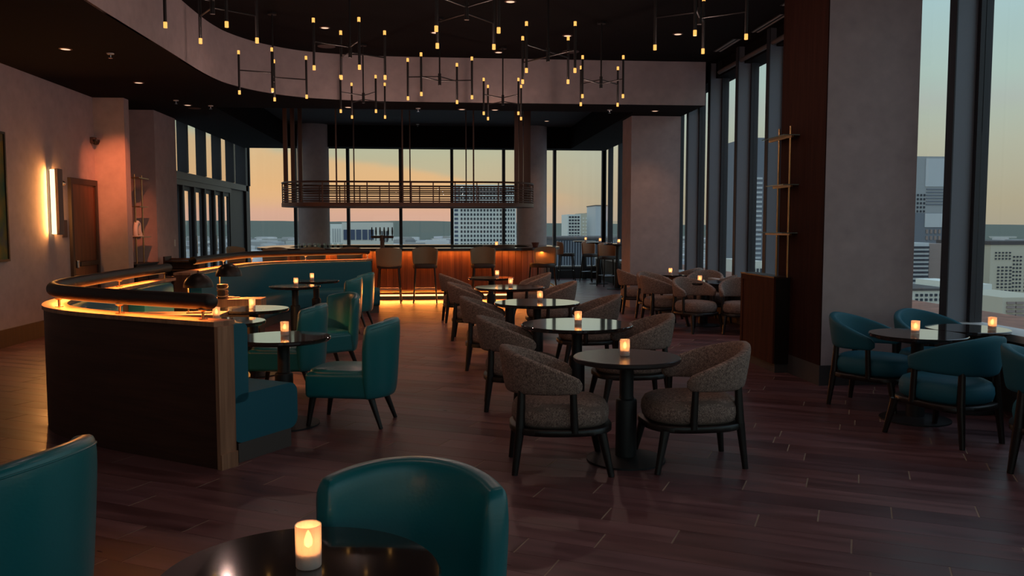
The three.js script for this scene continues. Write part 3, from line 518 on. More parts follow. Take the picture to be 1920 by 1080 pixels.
// ------------------------------------------------------------------ front banquette
const LEDGE = 0.955, RAILY = 1.075;
const outer1 = smooth([[-1.41, -5.47], [-1.84, -5.745], [-2.29, -6.04], [-2.68, -6.34], [-2.98, -6.68], [-3.15, -7.08], [-3.23, -7.6], [-3.27, -8.56], [-3.27, -9.43], [-3.26, -10.3]], 90);
{
  const p = thing('curved_partition', 'curved walnut partition with a lit ledge around the front banquette', 'partition');
  mesh('wall_panel', sweep(outer1, rectProf(0, 0.11, 0.0, LEDGE - 0.03), { uvs: 0.8 }), std([0.105, 0.045, 0.028], { map: WOODR(), roughness: 0.5 }), p);
  mesh('ledge', sweep(outer1, rectProf(-0.012, 0.165, LEDGE - 0.03, LEDGE), { uvs: 0.8 }), M.oak, p);
  const e = outer1[0], nx = 0.54, nz = -0.84, ang = Math.atan2(0.84, 0.54);
  const post = mesh('end_post', boxUV(plainIdx(new THREE.BoxGeometry(0.135, LEDGE - 0.03, 0.03))), M.oak, p); post.rotation.y = ang; post.position.set(e[0] + nx * 0.06 + 0.84 * 0.012, (LEDGE - 0.03) / 2, e[1] + nz * 0.06 + 0.54 * 0.012);
  const foot = mesh('skirting', boxUV(plainIdx(new THREE.BoxGeometry(0.14, 0.1, 0.012))), M.oak, p); foot.rotation.y = ang; foot.position.set(e[0] + nx * 0.06 + 0.84 * 0.033, 0.05, e[1] + nz * 0.06 + 0.54 * 0.033);
  // handrail over the ledge with hidden light strip
  const r = thing('handrail', 'fat black leather-wrapped rail over the front partition ledge', 'rail');
  const N = offsets(outer1, false), mid = outer1.map(([x, z], i) => [x + N[i][0] * 0.075, z + N[i][1] * 0.075]);
  const railPath = mid.slice(2);
  mesh('tube', tubeAlong(railPath.filter((_, i) => i % 4 === 0).map(([x, z]) => [x, RAILY, z]), 0.052, 140, 20), M.rubber, r);
  mesh('end_cap', plainIdx(new THREE.SphereGeometry(0.052, 20, 14)).translate(railPath[0][0], RAILY, railPath[0][1]), M.rubber, r);
  mesh('light_strip', sweep(railPath.slice(2, -2), rectProf(-0.006, 0.006, RAILY - 0.054, RAILY - 0.048)), M.ledrail, r);
  for (const [px, py] of [[380, 599], [204, 590], [101, 576], [222, 538], [294, 522]]) {
    const q = atY(px, py, LEDGE); let best = mid[0]; for (const m of mid) if (Math.hypot(m[0] - q.x, m[1] - q.z) < Math.hypot(best[0] - q.x, best[1] - q.z)) best = m;
    const s = mesh('bracket', [cyl(0.03, 0.03, 0.006, 0, 0, 0), cyl(0.009, 0.009, 0.05, 0, 0.006, 0), cyl(0.012, 0.032, 0.012, 0, 0.052, 0)], M.brass, r); s.position.set(best[0], LEDGE, best[1]);
  }
  const rp = resample(railPath, 0.55);
  for (let i = 0; i + 1 < rp.length; i++) { const a = rp[i], b = rp[i + 1], L = rectLight(AMBER, 16, 0.54, 0.06, [(a[0] + b[0]) / 2, RAILY - 0.058, (a[1] + b[1]) / 2], [(a[0] + b[0]) / 2, 0, (a[1] + b[1]) / 2], r); L.rotation.set(-Math.PI / 2, 0, Math.atan2(-(b[1] - a[1]), b[0] - a[0])); }
}
function WOODR() { const t = WOOD.clone(); t.rotation = Math.PI / 2; t.needsUpdate = true; return t; }
function banquette(name, label, path, dir, splits) { // upholstered bench along a plan path; dir = side of the seat
  const t = thing(name, label, 'banquette'), n = path.length, o = (a, b) => (dir > 0 ? [a, b] : [-b, -a]);
  mesh('plinth', sweep(path, rectProf(...o(0.06, 0.56), 0, 0.13)), M.plinth, t);
  for (let i = 0; i + 1 < splits.length; i++) {
    const a = Math.round(splits[i] * (n - 1)), b = Math.round(splits[i + 1] * (n - 1)), seg = path.slice(a, b + 1);
    const [s0, s1] = o(0.02, 0.63), [b0, b1] = o(0.0, 0.16);
    mesh('seat', sweep(seg, roundProf(s0, s1, 0.13, 0.455, 0.075, 6), { crease: 0.8, uvs: 1 }), M.velvet, t);
    mesh('backrest', sweep(seg, roundProf(b0, b1, 0.40, 0.925, 0.04, 5), { crease: 0.8, uvs: 1 }), M.velvet, t);
  }
  return t;
}
{
  const N = offsets(outer1, false), inner = outer1.map(([x, z], i) => [x + N[i][0] * 0.113, z + N[i][1] * 0.113]);
  const upTo = inner.findIndex(([x, z]) => z < -8.34), from2 = inner.findIndex(([x, z]) => z < -8.88), to2 = inner.findIndex(([x, z]) => z < -9.92);
  banquette('banquette', 'teal upholstered bench lining the curve of the front walnut partition', inner.slice(0, upTo), 1, [0, 0.42, 0.72, 1]);
  banquette('banquette', 'short teal bench seat between the two lamp ledges', inner.slice(from2, to2), 1, [0, 1]);
}
function lampLedge(label, x0, x1, z0, z1, h, group) {
  const t = thing('lamp_ledge', label, 'ledge', [(x0 + x1) / 2, 0, (z0 + z1) / 2], 0, group), w = x1 - x0, d = z1 - z0;
  mesh('body', span(-w / 2 + 0.02, w / 2 - 0.02, 0, h - 0.10, -d / 2 + 0.02, d / 2 - 0.02), M.darkwalnut, t);
  mesh('ledge_top', span(-w / 2, w / 2, h - 0.10, h, -d / 2, d / 2), M.oak, t);
  return t;
}
lampLedge('low oak ledge carrying a dome lamp between the first front banquette seats', -3.12, -2.13, -8.80, -8.42, 0.70, 'lamp ledges');
lampLedge('longer oak ledge carrying a dome lamp and a carved holder', -3.12, -2.05, -10.29, -9.98, 0.72, 'lamp ledges');
function domeLamp(label, pos, d) {
  const t = thing('table_lamp', label, 'table lamp', pos, 0, 'black dome table lamps'), r = d / 2;
  mesh('base', lathe([[0, 0.02], [0.06, 0.018], [0.065, 0.005], [0.065, 0], [0, 0]], 28), M.bronze, t);
  for (const s of [-1]) mesh('stem', bar([s * r * 0.72, 0.0, 0], [s * r * 0.72, 0.30, 0], 0.009), M.brass, t);
  mesh('base_plate', rbx(r * 1.6, 0.012, 0.09, 0.004, 0, 0.008, 0), M.bronze, t);
  const pts = []; for (let k = 0; k <= 14; k++) { const a = k / 14 * Math.PI / 2; pts.push([r * Math.cos(a), 0.26 + r * 0.98 * Math.sin(a)]); } for (let k = 14; k >= 0; k--) { const a = k / 14 * Math.PI / 2; pts.push([(r - 0.006) * Math.cos(a), 0.26 + (r * 0.98 - 0.006) * Math.sin(a)]); }
  mesh('shade', lathe(pts, 44), std([0.030, 0.022, 0.018], { roughness: 0.32, metalness: 0.5 }), t);
  mesh('finial', lathe([[0, 0.03], [0.01, 0.02], [0.008, 0]], 14).translate(0, 0.26 + r * 0.98, 0), M.bronze, t);
  mesh('bulb', plainIdx(new THREE.SphereGeometry(0.022, 16, 12)).translate(0, 0.30, 0), glow([1, 0.6, 0.25], 4), t);
  const l = new THREE.PointLight(new THREE.Color(...WARM), 2.4); l.position.set(0, 0.30, 0); l.castShadow = true; l.shadow.radius = 1; t.add(l);
  return t;
}
domeLamp('black dome lamp on the low ledge nearer the curved partition', [-2.37, 0.70, -8.60], 0.285);
domeLamp('black dome lamp on the longer ledge beside the carved holder', [-2.45, 0.72, -10.16], 0.30);
{
  const v = thing('carved_holder', 'small carved brown wooden holder with a pale band under the dome lamp', 'holder', [-2.505, 0.72, -10.08]);
  mesh('body', lathe([[0, 0], [0.055, 0], [0.06, 0.02], [0.055, 0.10], [0.062, 0.16], [0.058, 0.17], [0.05, 0.16], [0.045, 0.02], [0, 0.02]], 24), std([0.12, 0.07, 0.035], { map: WOOD, roughness: 0.5 }), v);
  for (const [y, a] of [[0.04, 0.2], [0.09, -0.35], [0.135, 0.3]]) { const rg = mesh('band', plainIdx(new THREE.TorusGeometry(0.06, 0.006, 8, 28)).rotateX(Math.PI / 2 + a).translate(0, y, 0), std([0.5, 0.36, 0.2], {}), v); }
}
// ------------------------------------------------------------------ rear banquette
const outer2 = smooth([[-1.22, -15.95], [-1.7, -15.74], [-2.11, -15.5], [-2.55, -15.2], [-2.92, -14.78], [-3.12, -14.25], [-3.2, -13.6], [-3.26, -12.6], [-3.28, -11.4]], 80);
{
  const p = thing('rear_partition', 'curved walnut partition with a lit ledge behind the rear banquette', 'partition');
  mesh('wall_panel', sweep(outer2, rectProf(0.0, 0.17, 0, LEDGE - 0.03), { uvs: 0.8 }), M.walnut, p);
  mesh('ledge', sweep(outer2, rectProf(-0.04, 0.18, LEDGE - 0.03, LEDGE), { uvs: 0.8 }), M.oak, p);
  banquette('rear_banquette', 'teal upholstered bench lining the rear curved partition near the bar', outer2.slice(1, -1), -1, [0, 0.46, 0.72, 1]);
  const N = offsets(outer2, false), mid = outer2.map(([x, z], i) => [x + N[i][0] * 0.07, z + N[i][1] * 0.07]).slice(1, -6);
  const r = thing('rear_handrail', 'fat black rail over the rear partition ledge near the bar', 'rail');
  mesh('tube', tubeAlong(mid.filter((_, i) => i % 4 === 0).map(([x, z]) => [x, RAILY + 0.02, z]), 0.052, 120, 18), M.rubber, r);
  mesh('end_cap', plainIdx(new THREE.SphereGeometry(0.052, 20, 14)).translate(mid[0][0], RAILY + 0.02, mid[0][1]), M.rubber, r);
  mesh('light_strip', sweep(mid.slice(2, -2), rectProf(-0.009, 0.009, RAILY - 0.036, RAILY - 0.030)), M.ledrail, r);
  const rp = resample(mid, 0.6);
  for (let i = 0; i + 1 < rp.length; i++) { const a = rp[i], b = rp[i + 1]; if (i % 2 === 0) { const s = mesh('bracket', [cyl(0.03, 0.03, 0.006), cyl(0.009, 0.009, 0.07, 0, 0.006, 0), cyl(0.012, 0.032, 0.012, 0, 0.068, 0)], M.chrome, r); s.position.set(a[0], LEDGE, a[1]); } const L = rectLight(AMBER, 15, 0.58, 0.06, [(a[0] + b[0]) / 2, RAILY - 0.05, (a[1] + b[1]) / 2], [(a[0] + b[0]) / 2, 0, (a[1] + b[1]) / 2], r); L.rotation.set(-Math.PI / 2, 0, Math.atan2(-(b[1] - a[1]), b[0] - a[0])); }
}
// ------------------------------------------------------------------ bar
const BX0 = -3.75, BX1 = 2.55, BZ0 = -21.6, BZ1 = -18.05, BR = 1.25;
{
  const b = thing('bar_counter', 'long walnut-boarded bar with rounded ends and amber lit front', 'bar', [0, 0, 0]);
  const loop = rrect(BX0, BX1, BZ0, BZ1, BR);
  mesh('core', loopShape(loop, 0.12, 1.05, [rrect(BX0 + 0.35, BX1 - 0.35, BZ0 + 0.35, BZ1 - 0.35, BR - 0.35)]), M.darkwalnut, b);
  mesh('toe_kick', loopShape(rrect(BX0 + 0.1, BX1 - 0.1, BZ0 + 0.1, BZ1 - 0.1, BR - 0.1), 0, 0.12, [rrect(BX0 + 0.4, BX1 - 0.4, BZ0 + 0.4, BZ1 - 0.4, BR - 0.4)]), M.curb, b);
  mesh('counter_top', loopShape(rrect(BX0 - 0.24, BX1 + 0.24, BZ0 - 0.24, BZ1 + 0.24, BR + 0.24), 1.05, 1.105, [rrect(BX0 + 0.45, BX1 - 0.45, BZ0 + 0.45, BZ1 - 0.45, BR - 0.45)]), std([0.05, 0.032, 0.028], { map: PATCH, roughness: 0.14, ior: 1.6 }), b);
  mesh('foot_rail', tubeAlong(rrect(BX0 - 0.14, BX1 + 0.14, BZ0 - 0.14, BZ1 + 0.14, BR + 0.14, 0.3).map(([x, z]) => [x, 0.2, z]), 0.02, 160, 10, true), M.brass, b);
  mesh('light_strip', sweep(rrect(BX0 - 0.02, BX1 + 0.02, BZ0 - 0.02, BZ1 + 0.02, BR), rectProf(-0.01, 0.01, 0.085, 0.12), { closed: true }), M.led, b);
  // vertical boards round the outside
  const full = rrect(BX0, BX1, BZ0, BZ1, BR, 0.05), ring = resample([...full, full[0]], 0.145);
  const gs = [0, 1, 2, 3].map((k) => { const g = bx(0.139, 0.92, 0.02, 0, 0.58, 0), uv = g.attributes.uv; for (let i = 0; i < uv.count; i++) uv.setXY(i, uv.getX(i) * 1.2 + k * 0.27, uv.getY(i) * 0.6 + k * 0.31); return g; });
  const bm = [std([0.20, 0.085, 0.045], { map: WOOD, roughness: 0.45 }), std([0.17, 0.070, 0.038], { map: WOOD, roughness: 0.45 }), std([0.23, 0.10, 0.055], { map: WOOD, roughness: 0.45 })];
  for (let i = 0; i + 1 < ring.length; i++) { const a = ring[i], c = ring[i + 1], mx = (a[0] + c[0]) / 2, mz = (a[1] + c[1]) / 2; if (mz < -20.2) continue; const m = new THREE.Mesh(gs[i % 4], bm[(i * 7) % 3]); m.name = 'board'; put(m, b); const an = Math.atan2(-(c[1] - a[1]), c[0] - a[0]); m.rotation.y = an; const nx = (c[1] - a[1]), nz = -(c[0] - a[0]), l = Math.hypot(nx, nz); m.position.set(mx + nx / l * 0.011, 0, mz + nz / l * 0.011); }
  // strips: under the counter edge and at the toe kick
  for (let k = 0; k < 5; k++) { const x = BX0 + BR * 0.8 + 0.45 + k * 0.95;
    rectLight(AMBER, 38, 0.93, 0.04, [x, 1.045, BZ1 + 0.12], [x, 0, BZ1 + 0.04], b); rectLight(AMBER, 62, 0.93, 0.04, [x, 0.105, BZ1 + 0.035], [x, 0.0, BZ1 + 0.35], b); }
  rectLight(AMBER, 32, 0.8, 0.04, [BX1 - 0.25, 1.045, BZ1 - 0.12], [BX1 - 0.32, 0, BZ1 - 0.2], b).rotateZ(0.6);
  rectLight(AMBER, 32, 0.8, 0.04, [BX0 + 0.25, 1.045, BZ1 - 0.12], [BX0 + 0.32, 0, BZ1 - 0.2], b).rotateZ(-0.6);
  // back bar inside the island
  const s = thing('back_bar', 'dark low back bar unit inside the island bar', 'counter', [-0.6, 0, -19.95]);
  mesh('body', span(-1.6, 1.6, 0, 1.0, -0.3, 0.3), M.darkwalnut, s); mesh('worktop', span(-1.65, 1.65, 1.0, 1.04, -0.34, 0.34), M.stone, s);
  for (let k = 0; k < 5; k++) mesh('cabinet_door', span(-1.55 + k * 0.62, -0.97 + k * 0.62, 0.1, 0.96, 0.3, 0.32), M.walnut, s);
  const tap = thing('beer_tap_tower', 'beer tap tower with six black handles on the back bar', 'beer tap', [-1.28, 1.04, -19.85]);
  mesh('column', lathe([[0, 0.32], [0.05, 0.32], [0.05, 0.03], [0.09, 0.02], [0.09, 0], [0, 0]], 28), std([0.16, 0.075, 0.05], { roughness: 0.35, metalness: 0.5 }), tap);
  mesh('crossbar', bar([-0.26, 0.28, 0], [0.26, 0.28, 0], 0.03, 0.03, 18), M.bronze, tap);
  for (let k = 0; k < 6; k++) { const x = -0.235 + k * 0.094; const h = mesh('tap_handle', lathe([[0, 0.22], [0.012, 0.215], [0.02, 0.12], [0.016, 0.05], [0.009, 0.03], [0.009, 0], [0, 0]], 14).translate(x, 0.29, 0.02), M.blackmetal, tap); mesh('spout', bar([x, 0.28, 0.02], [x, 0.20, 0.09], 0.009), M.chrome, tap); }
  const gp = 'glasses on the bar'; let first;
  for (let k = 0; k < 9; k++) { const x = -2.95 + k * 0.11 + rr(-0.02, 0.02), z = -18.35 + rr(-0.06, 0.06); if (!first) { first = thing('glass_tumbler', 'small clear tumbler on the bar counter beside the rear banquette', 'glass', [x, 1.105, z], 0, gp); mesh('glass', lathe([[0, 0.002], [0.028, 0.002], [0.034, 0.10], [0.032, 0.10], [0.027, 0.01], [0, 0.01]], 20), M.clearglass, first); } else copy(first, [x, 1.105, z], 0); }
  const tray = thing('serving_tray', 'round dark tray on the bar counter in front of the white tower view', 'tray', [1.35, 1.105, -18.6]);
  mesh('tray_disc', lathe([[0, 0.015], [0.34, 0.015], [0.35, 0.05], [0.36, 0.05], [0.355, 0.0], [0, 0]], 40), M.bronze, tray);
  candle('lit votive candle on the tray on the bar counter', [1.30, 1.120, -18.6], 'votive candles on the bar');
  const bw = thing('garnish_bowl', 'small reddish bowl near the rounded end of the bar counter', 'bowl', [2.2, 1.105, -18.9]);
  mesh('bowl', lathe([[0, 0.0], [0.06, 0.0], [0.09, 0.10], [0.085, 0.10], [0.055, 0.012], [0, 0.012]], 28), std([0.22, 0.07, 0.05], { roughness: 0.4 }), bw);
}
{
  const s0 = barStool('tan shell-back bar stool at the straight front of the bar', M.tan); s0.userData.group = 'bar stools along the bar front';
  const spots = [[730, 0, 0], [797, 0, 0], [906, 0, 0], [655, 0, 0], [585, 0, 0], [512, 0.15, 0]];
  spots.forEach(([px, t], i) => { const p = atZ(px, 500, -17.45), z = -17.45; if (!i) { s0.position.set(p.x, 0, z); s0.rotation.y = Math.PI; } else copy(s0, [p.x, 0, z], Math.PI + t); });
  copy(s0, [2.2, 0, -17.62], face(-0.55, -0.83), 'tan shell-back bar stool at the rounded end of the bar', 'bar stools at the bar end');
  copy(s0, [-4.2, 0, -18.5], face(0.8, -0.5), 'tan shell-back bar stool at the bar end beside the folding doors', 'bar stools at the bar end');
}
// hanging shelf over the bar
{
  const s = thing('hanging_bar_rack', 'oval bronze rail rack hung over the bar from the ceiling', 'hanging rack', [0, 0, 0]);
  const X0 = -3.36, X1 = 2.14, Z0 = -19.9, Z1 = -17.95, R = 0.95, loop = rrect(X0, X1, Z0, Z1, R, 0.2);
  for (const [y, r] of [[2.50, 0.020], [2.405, 0.008], [2.36, 0.013], [2.31, 0.008], [2.255, 0.008], [2.20, 0.008], [2.145, 0.008], [2.10, 0.011]]) mesh('rail', sweep(loop, circProf(0, y, r, 8), { closed: true }), M.bronze, s);
  mesh('shelf_ring', sweep(loop, rectProf(-0.02, 0.30, 1.985, 2.07), { closed: true }), M.bronze, s);
  const posts = resample([...loop, loop[0]], 0.46);
  posts.forEach(([x, z], i) => mesh('post', span(-0.012, 0.012, 2.06, 2.5, -0.012, 0.012).translate(x, 0, z), M.bronze, s));
  const rod = (px, r, z) => { const p = atZ(px, 340, z); mesh('rod', bar([p.x, 2.06, z], [p.x, 4.25, z], r, r, 10), M.bronze, s); };
  for (const px of [631, 755, 888]) rod(px, 0.017, Z1); for (const px of [664, 769, 874]) rod(px, 0.015, Z0);
  for (const [px, z] of [[536, -18.6], [550, -19.0], [564, -19.3], [968, -18.4], [976, -18.8], [985, -19.2], [991, -19.5]]) { const p = atZ(px, 330, z); mesh('hanger_post', span(-0.042, 0.042, 2.02, 4.25, -0.042, 0.042).translate(p.x, 0, z), M.bronze, s); }
}
// tall tables by the back window
{
  const sp = [[1096, -24.5, 'beside the back window glass'], [1123, -22.7, 'between the other two tall tables'], [1158, -20.7, 'tucked behind the square rear column']];
  sp.forEach(([px, z, l]) => { const x = atZ(px, 470, z).x; pedestalTable('high_table', 'tall dark round bar table ' + l, 0.70, [x, 0, z], { h: 1.14, group: 'tall bar tables' }); candle('lit votive candle on the tall table ' + l, [x + 0.03, 1.14, z], 'votive candles on tall tables'); });
  const s0 = barStool('cognac leather bar stool seen side-on at the tall table by the back window', M.cognac); s0.userData.group = 'cognac stools at the tall tables';
  s0.position.set(atZ(1062, 470, -24.3).x, 0, -24.3); s0.rotation.y = face(1, 0.05);
  copy(s0, [atZ(1141, 470, -21.8).x, 0, -21.75], face(0.2, 0.98), 'cognac leather bar stool between the second and third tall tables');
  copy(s0, [atZ(1110, 470, -23.6).x, 0, -23.62], face(0.6, 0.8), 'cognac leather bar stool between the first and second tall tables');
}
// brass rack stand by the broad column
{
  const p = thing('rack_stand', 'red walnut cabinet stand against the side of the broad plaster column', 'cabinet', [0, 0, 0]);
  const H = 1.015, za = -9.60, zb = -8.63, xa = 3.555;
  mesh('body', span(xa + 0.012, 3.735, 0.10, H, za, zb), M.blackwood, p);
  mesh('side_panel', span(xa, xa + 0.012, 0.10, H, za, zb + 0.005), M.redwood, p);
  mesh('panel_frame', [span(xa - 0.008, xa, 0.10, H, za, za + 0.06), span(xa - 0.008, xa, 0.10, H, zb - 0.055, zb + 0.005), span(xa - 0.008, xa, H - 0.06, H, za + 0.06, zb - 0.055), span(xa - 0.008, xa, 0.10, 0.17, za + 0.06, zb - 0.055)], M.redwood, p);
  mesh('top', span(xa - 0.012, 3.735, H, H + 0.015, za - 0.01, zb + 0.012), M.darkwalnut, p);
  mesh('plinth', span(xa + 0.03, 3.735, 0, 0.10, za + 0.02, zb - 0.02), M.curb, p);
  const r = thing('brass_rack', 'slim brass rack with three glass shelves on the walnut stand', 'shelf', [3.65, H + 0.015, -9.05]);
  const ru = [atX(1458, 400, 3.65).z + 9.05, atX(1479, 400, 3.65).z + 9.05];
  for (const z of ru) mesh('upright', bar([0, 0, z], [0, 1.57, z], 0.011), M.brass, r);
  for (const [y, a] of [[0.46, -0.30], [0.96, -0.12], [1.47, -0.26]]) { mesh('crossbar', span(-0.012, 0.012, y - 0.02, y, ru[0] + a, ru[1] + 0.05), M.brass, r); mesh('glass_shelf', span(-0.09, 0.08, y, y + 0.01, ru[0] + a, ru[1] + 0.05), std([0.35, 0.5, 0.46], { roughness: 0.1, transmission: 0.6, thickness: 0 }), r); }
}

// ------------------------------------------------------------------ chandeliers
{
  const HUB = 3.59, L = 0.53, T = HUB + L / 2, Bm = HUB - L / 2; // tips' heights
  const sets = [
    [[449, 174, 0], [511, 170, 0], [515, 187, 0], [575, 182, 0]],
    [[589, 128, 0], [640, 146, 0], [674, 127, 0], [722, 146, 0]],
    [[639, 209, 0], [660, 220, 0], [705, 209, 0], [722, 220, 0]],
    [[765, 185, 0], [790, 177, 0], [857, 192, 0], [885, 183, 0]],
    [[907, 213, 0], [915, 223, 0], [972, 213, 0], [977, 223, 0]],
    [[987, 133, 0], [980, 154, 0], [1065, 154, 0], [1078, 133, 0]],
    [[1089, 196, 0], [1092, 181, 0], [1158, 197, 0], [1168, 181, 0]],
    [[310, 48, 0], [376, 78, 0], [425, 47, 0], [482, 77, 0]],
    [[818, 55, 0], [820, 87, 0], [935, 58, 0], [926, 89, 0]],
    [[1228, 90, 0], [1303, 63, 0], [1318, 97, 0], [1399, 70, 0]],
  ];
  // the rows go on over the near tables, whose glossy tops mirror their tips
  const rows = [[-0.95, -6.1], [1.35, -6.1], [-2.0, -4.4], [0.35, -4.4], [2.55, -4.4], [-0.9, -2.5], [1.4, -2.5]].map(([x, z]) => [[-0.42, 0.06], [0.05, 0.42], [0.42, -0.06], [-0.05, -0.42]].map(([a, b]) => new THREE.Vector3(x + a, 0, z + b)));
  for (const s of [...sets, ...rows]) {
    const pts = s.map((q) => (q.isVector3 ? q : atY(q[0], q[1], Bm))), cx = pts.reduce((a, p) => a + p.x, 0) / 4, cz = pts.reduce((a, p) => a + p.z, 0) / 4;
    const t = thing('chandelier', 'black cross-arm chandelier with four double-ended amber tube lights', 'chandelier', [cx, HUB, cz], 0, 'chandeliers under the raised ceiling');
    mesh('hub', [cyl(0.022, 0.022, 0.16, 0, -0.09, 0, 14)], M.blackmetal, t);
    mesh('stem', bar([0, 0.05, 0], [0, CU - HUB, 0], 0.011), M.blackmetal, t);
    mesh('canopy', cyl(0.06, 0.06, 0.025, 0, CU - HUB - 0.025, 0, 20), M.blackmetal, t);
    pts.forEach((p, i) => {
      const x = p.x - cx, z = p.z - cz, y = i % 2 ? -0.03 : 0.03;
      mesh('arm', bar([0, y, 0], [x, y, z], 0.008), M.blackmetal, t);
      const tube = mesh('light_tube', [bar([x, -L / 2 + 0.03, z], [x, L / 2 - 0.03, z], 0.015, 0.015, 12)], M.blackmetal, t);
      for (const sg of [-1, 1]) mesh('glowing_tip', bar([x, sg * (L / 2 - 0.03), z], [x, sg * (L / 2 + 0.02), z], 0.0165, 0.0165, 12), M.tip, tube);
    });
    const l = new THREE.PointLight(new THREE.Color(1, 0.66, 0.56), 0.42); l.position.set(0, -L / 2 - 0.04, 0); l.shadow.radius = 1.5; l.castShadow = true; t.add(l);
  }
}
// ------------------------------------------------------------------ ceiling fittings
{
  const downs = { low: [[123, 92], [260, 155], [352, 197], [653, 201], [866, 205], [928, 206], [1228, 208]], tray: [[507, 221], [617, 237], [755, 238], [921, 239], [1025, 227]], high: [[609, 52], [957, 3], [935, 98], [1064, 67], [1271, 64], [816, 61]] };
  const H = { low: CL, tray: 4.24, high: CU }, where = { low: 'in the low black ceiling', tray: 'in the ceiling tray over the bar', high: 'in the raised black ceiling' };
  for (const k of Object.keys(downs)) for (const [px, py] of downs[k]) {
    const p = atY(px, py, H[k] - 0.005), t = thing('downlight', 'small round recessed downlight ' + where[k], 'downlight', [p.x, H[k], p.z], 0, 'recessed downlights ' + where[k]);
    mesh('trim_ring', lathe([[0.052, -0.001], [0.075, -0.001], [0.075, -0.006], [0.056, -0.012], [0.052, -0.006]], 28), M.bronze, t);
    mesh('lens', lathe([[0, -0.003], [0.053, -0.003], [0.053, -0.008], [0, -0.010]], 24), M.down, t);
    const l = new THREE.SpotLight(new THREE.Color(1, 0.48, 0.26), 1.8, 0, 0.8, 1); l.position.set(0, -0.03, 0); l.target.position.set(0, -3, 0); l.shadow.radius = 2; if (px === 260) { l.intensity = 19; l.color.setRGB(1, 0.22, 0.08); l.angle = 0.34; l.target.position.set(-5.30 - p.x, 2.35 - H[k], -14.5 - p.z); } l.castShadow = true; t.add(l); t.add(l.target);
  }
  for (const [px, py, k] of [[207, 103, 'low'], [330, 191, 'low'], [395, 201, 'low'], [784, 206, 'low'], [1143, 209, 'low'], [783, 236, 'tray'], [855, 241, 'tray']]) {
    const p = atY(px, py - 3, H[k]), t = thing('sprinkler', 'small pale fire sprinkler head ' + where[k], 'sprinkler', [p.x, H[k], p.z], 0, 'sprinkler heads ' + where[k]);
    mesh('rosette', lathe([[0, 0], [0.045, 0], [0.04, -0.012], [0, -0.014]], 20), M.white, t); mesh('deflector', lathe([[0, -0.014], [0.01, -0.02], [0.008, -0.05], [0.026, -0.056], [0.026, -0.06], [0, -0.062]], 16), M.chrome, t);
  }
  for (const [px, py, k, r] of [[365, 203, 'low', 0.11], [1070, 97, 'high', 0.14], [612, 87, 'high', 0.14]]) {
    const p = atY(px, py, H[k]), t = thing('ceiling_speaker', 'round flush ceiling speaker grille ' + where[k], 'speaker', [p.x, H[k], p.z], 0, 'ceiling speakers ' + where[k]);
    mesh('grille', lathe([[0, -0.002], [r - 0.02, -0.006], [r, -0.002], [r, 0], [0, 0]], 36), std([0.10, 0.075, 0.07], { roughness: 0.8 }), t);
  }
  for (const [a, b] of [[[1345, 96], [1385, 72]], [[1415, 60], [1470, 25]], [[1472, 10], [1500, -8]]]) {
    const p = atY(...a, CU), q = atY(...b, CU), t = thing('slot_diffuser', 'long slotted air diffuser in the raised ceiling beside the windows', 'air vent', [p.x, CU, (p.z + q.z) / 2], 0, 'slot diffusers beside the windows'), n = Math.abs(p.z - q.z) / 2;
    mesh('frame', span(-0.07, 0.07, -0.008, 0, -n, n), M.blackmetal, t);
    for (const x of [-0.035, 0.035]) mesh('slot_blade', span(x - 0.012, x + 0.012, -0.014, -0.008, -n + 0.02, n - 0.02), std([0.35, 0.34, 0.33], { roughness: 0.5 }), t);
  }
}
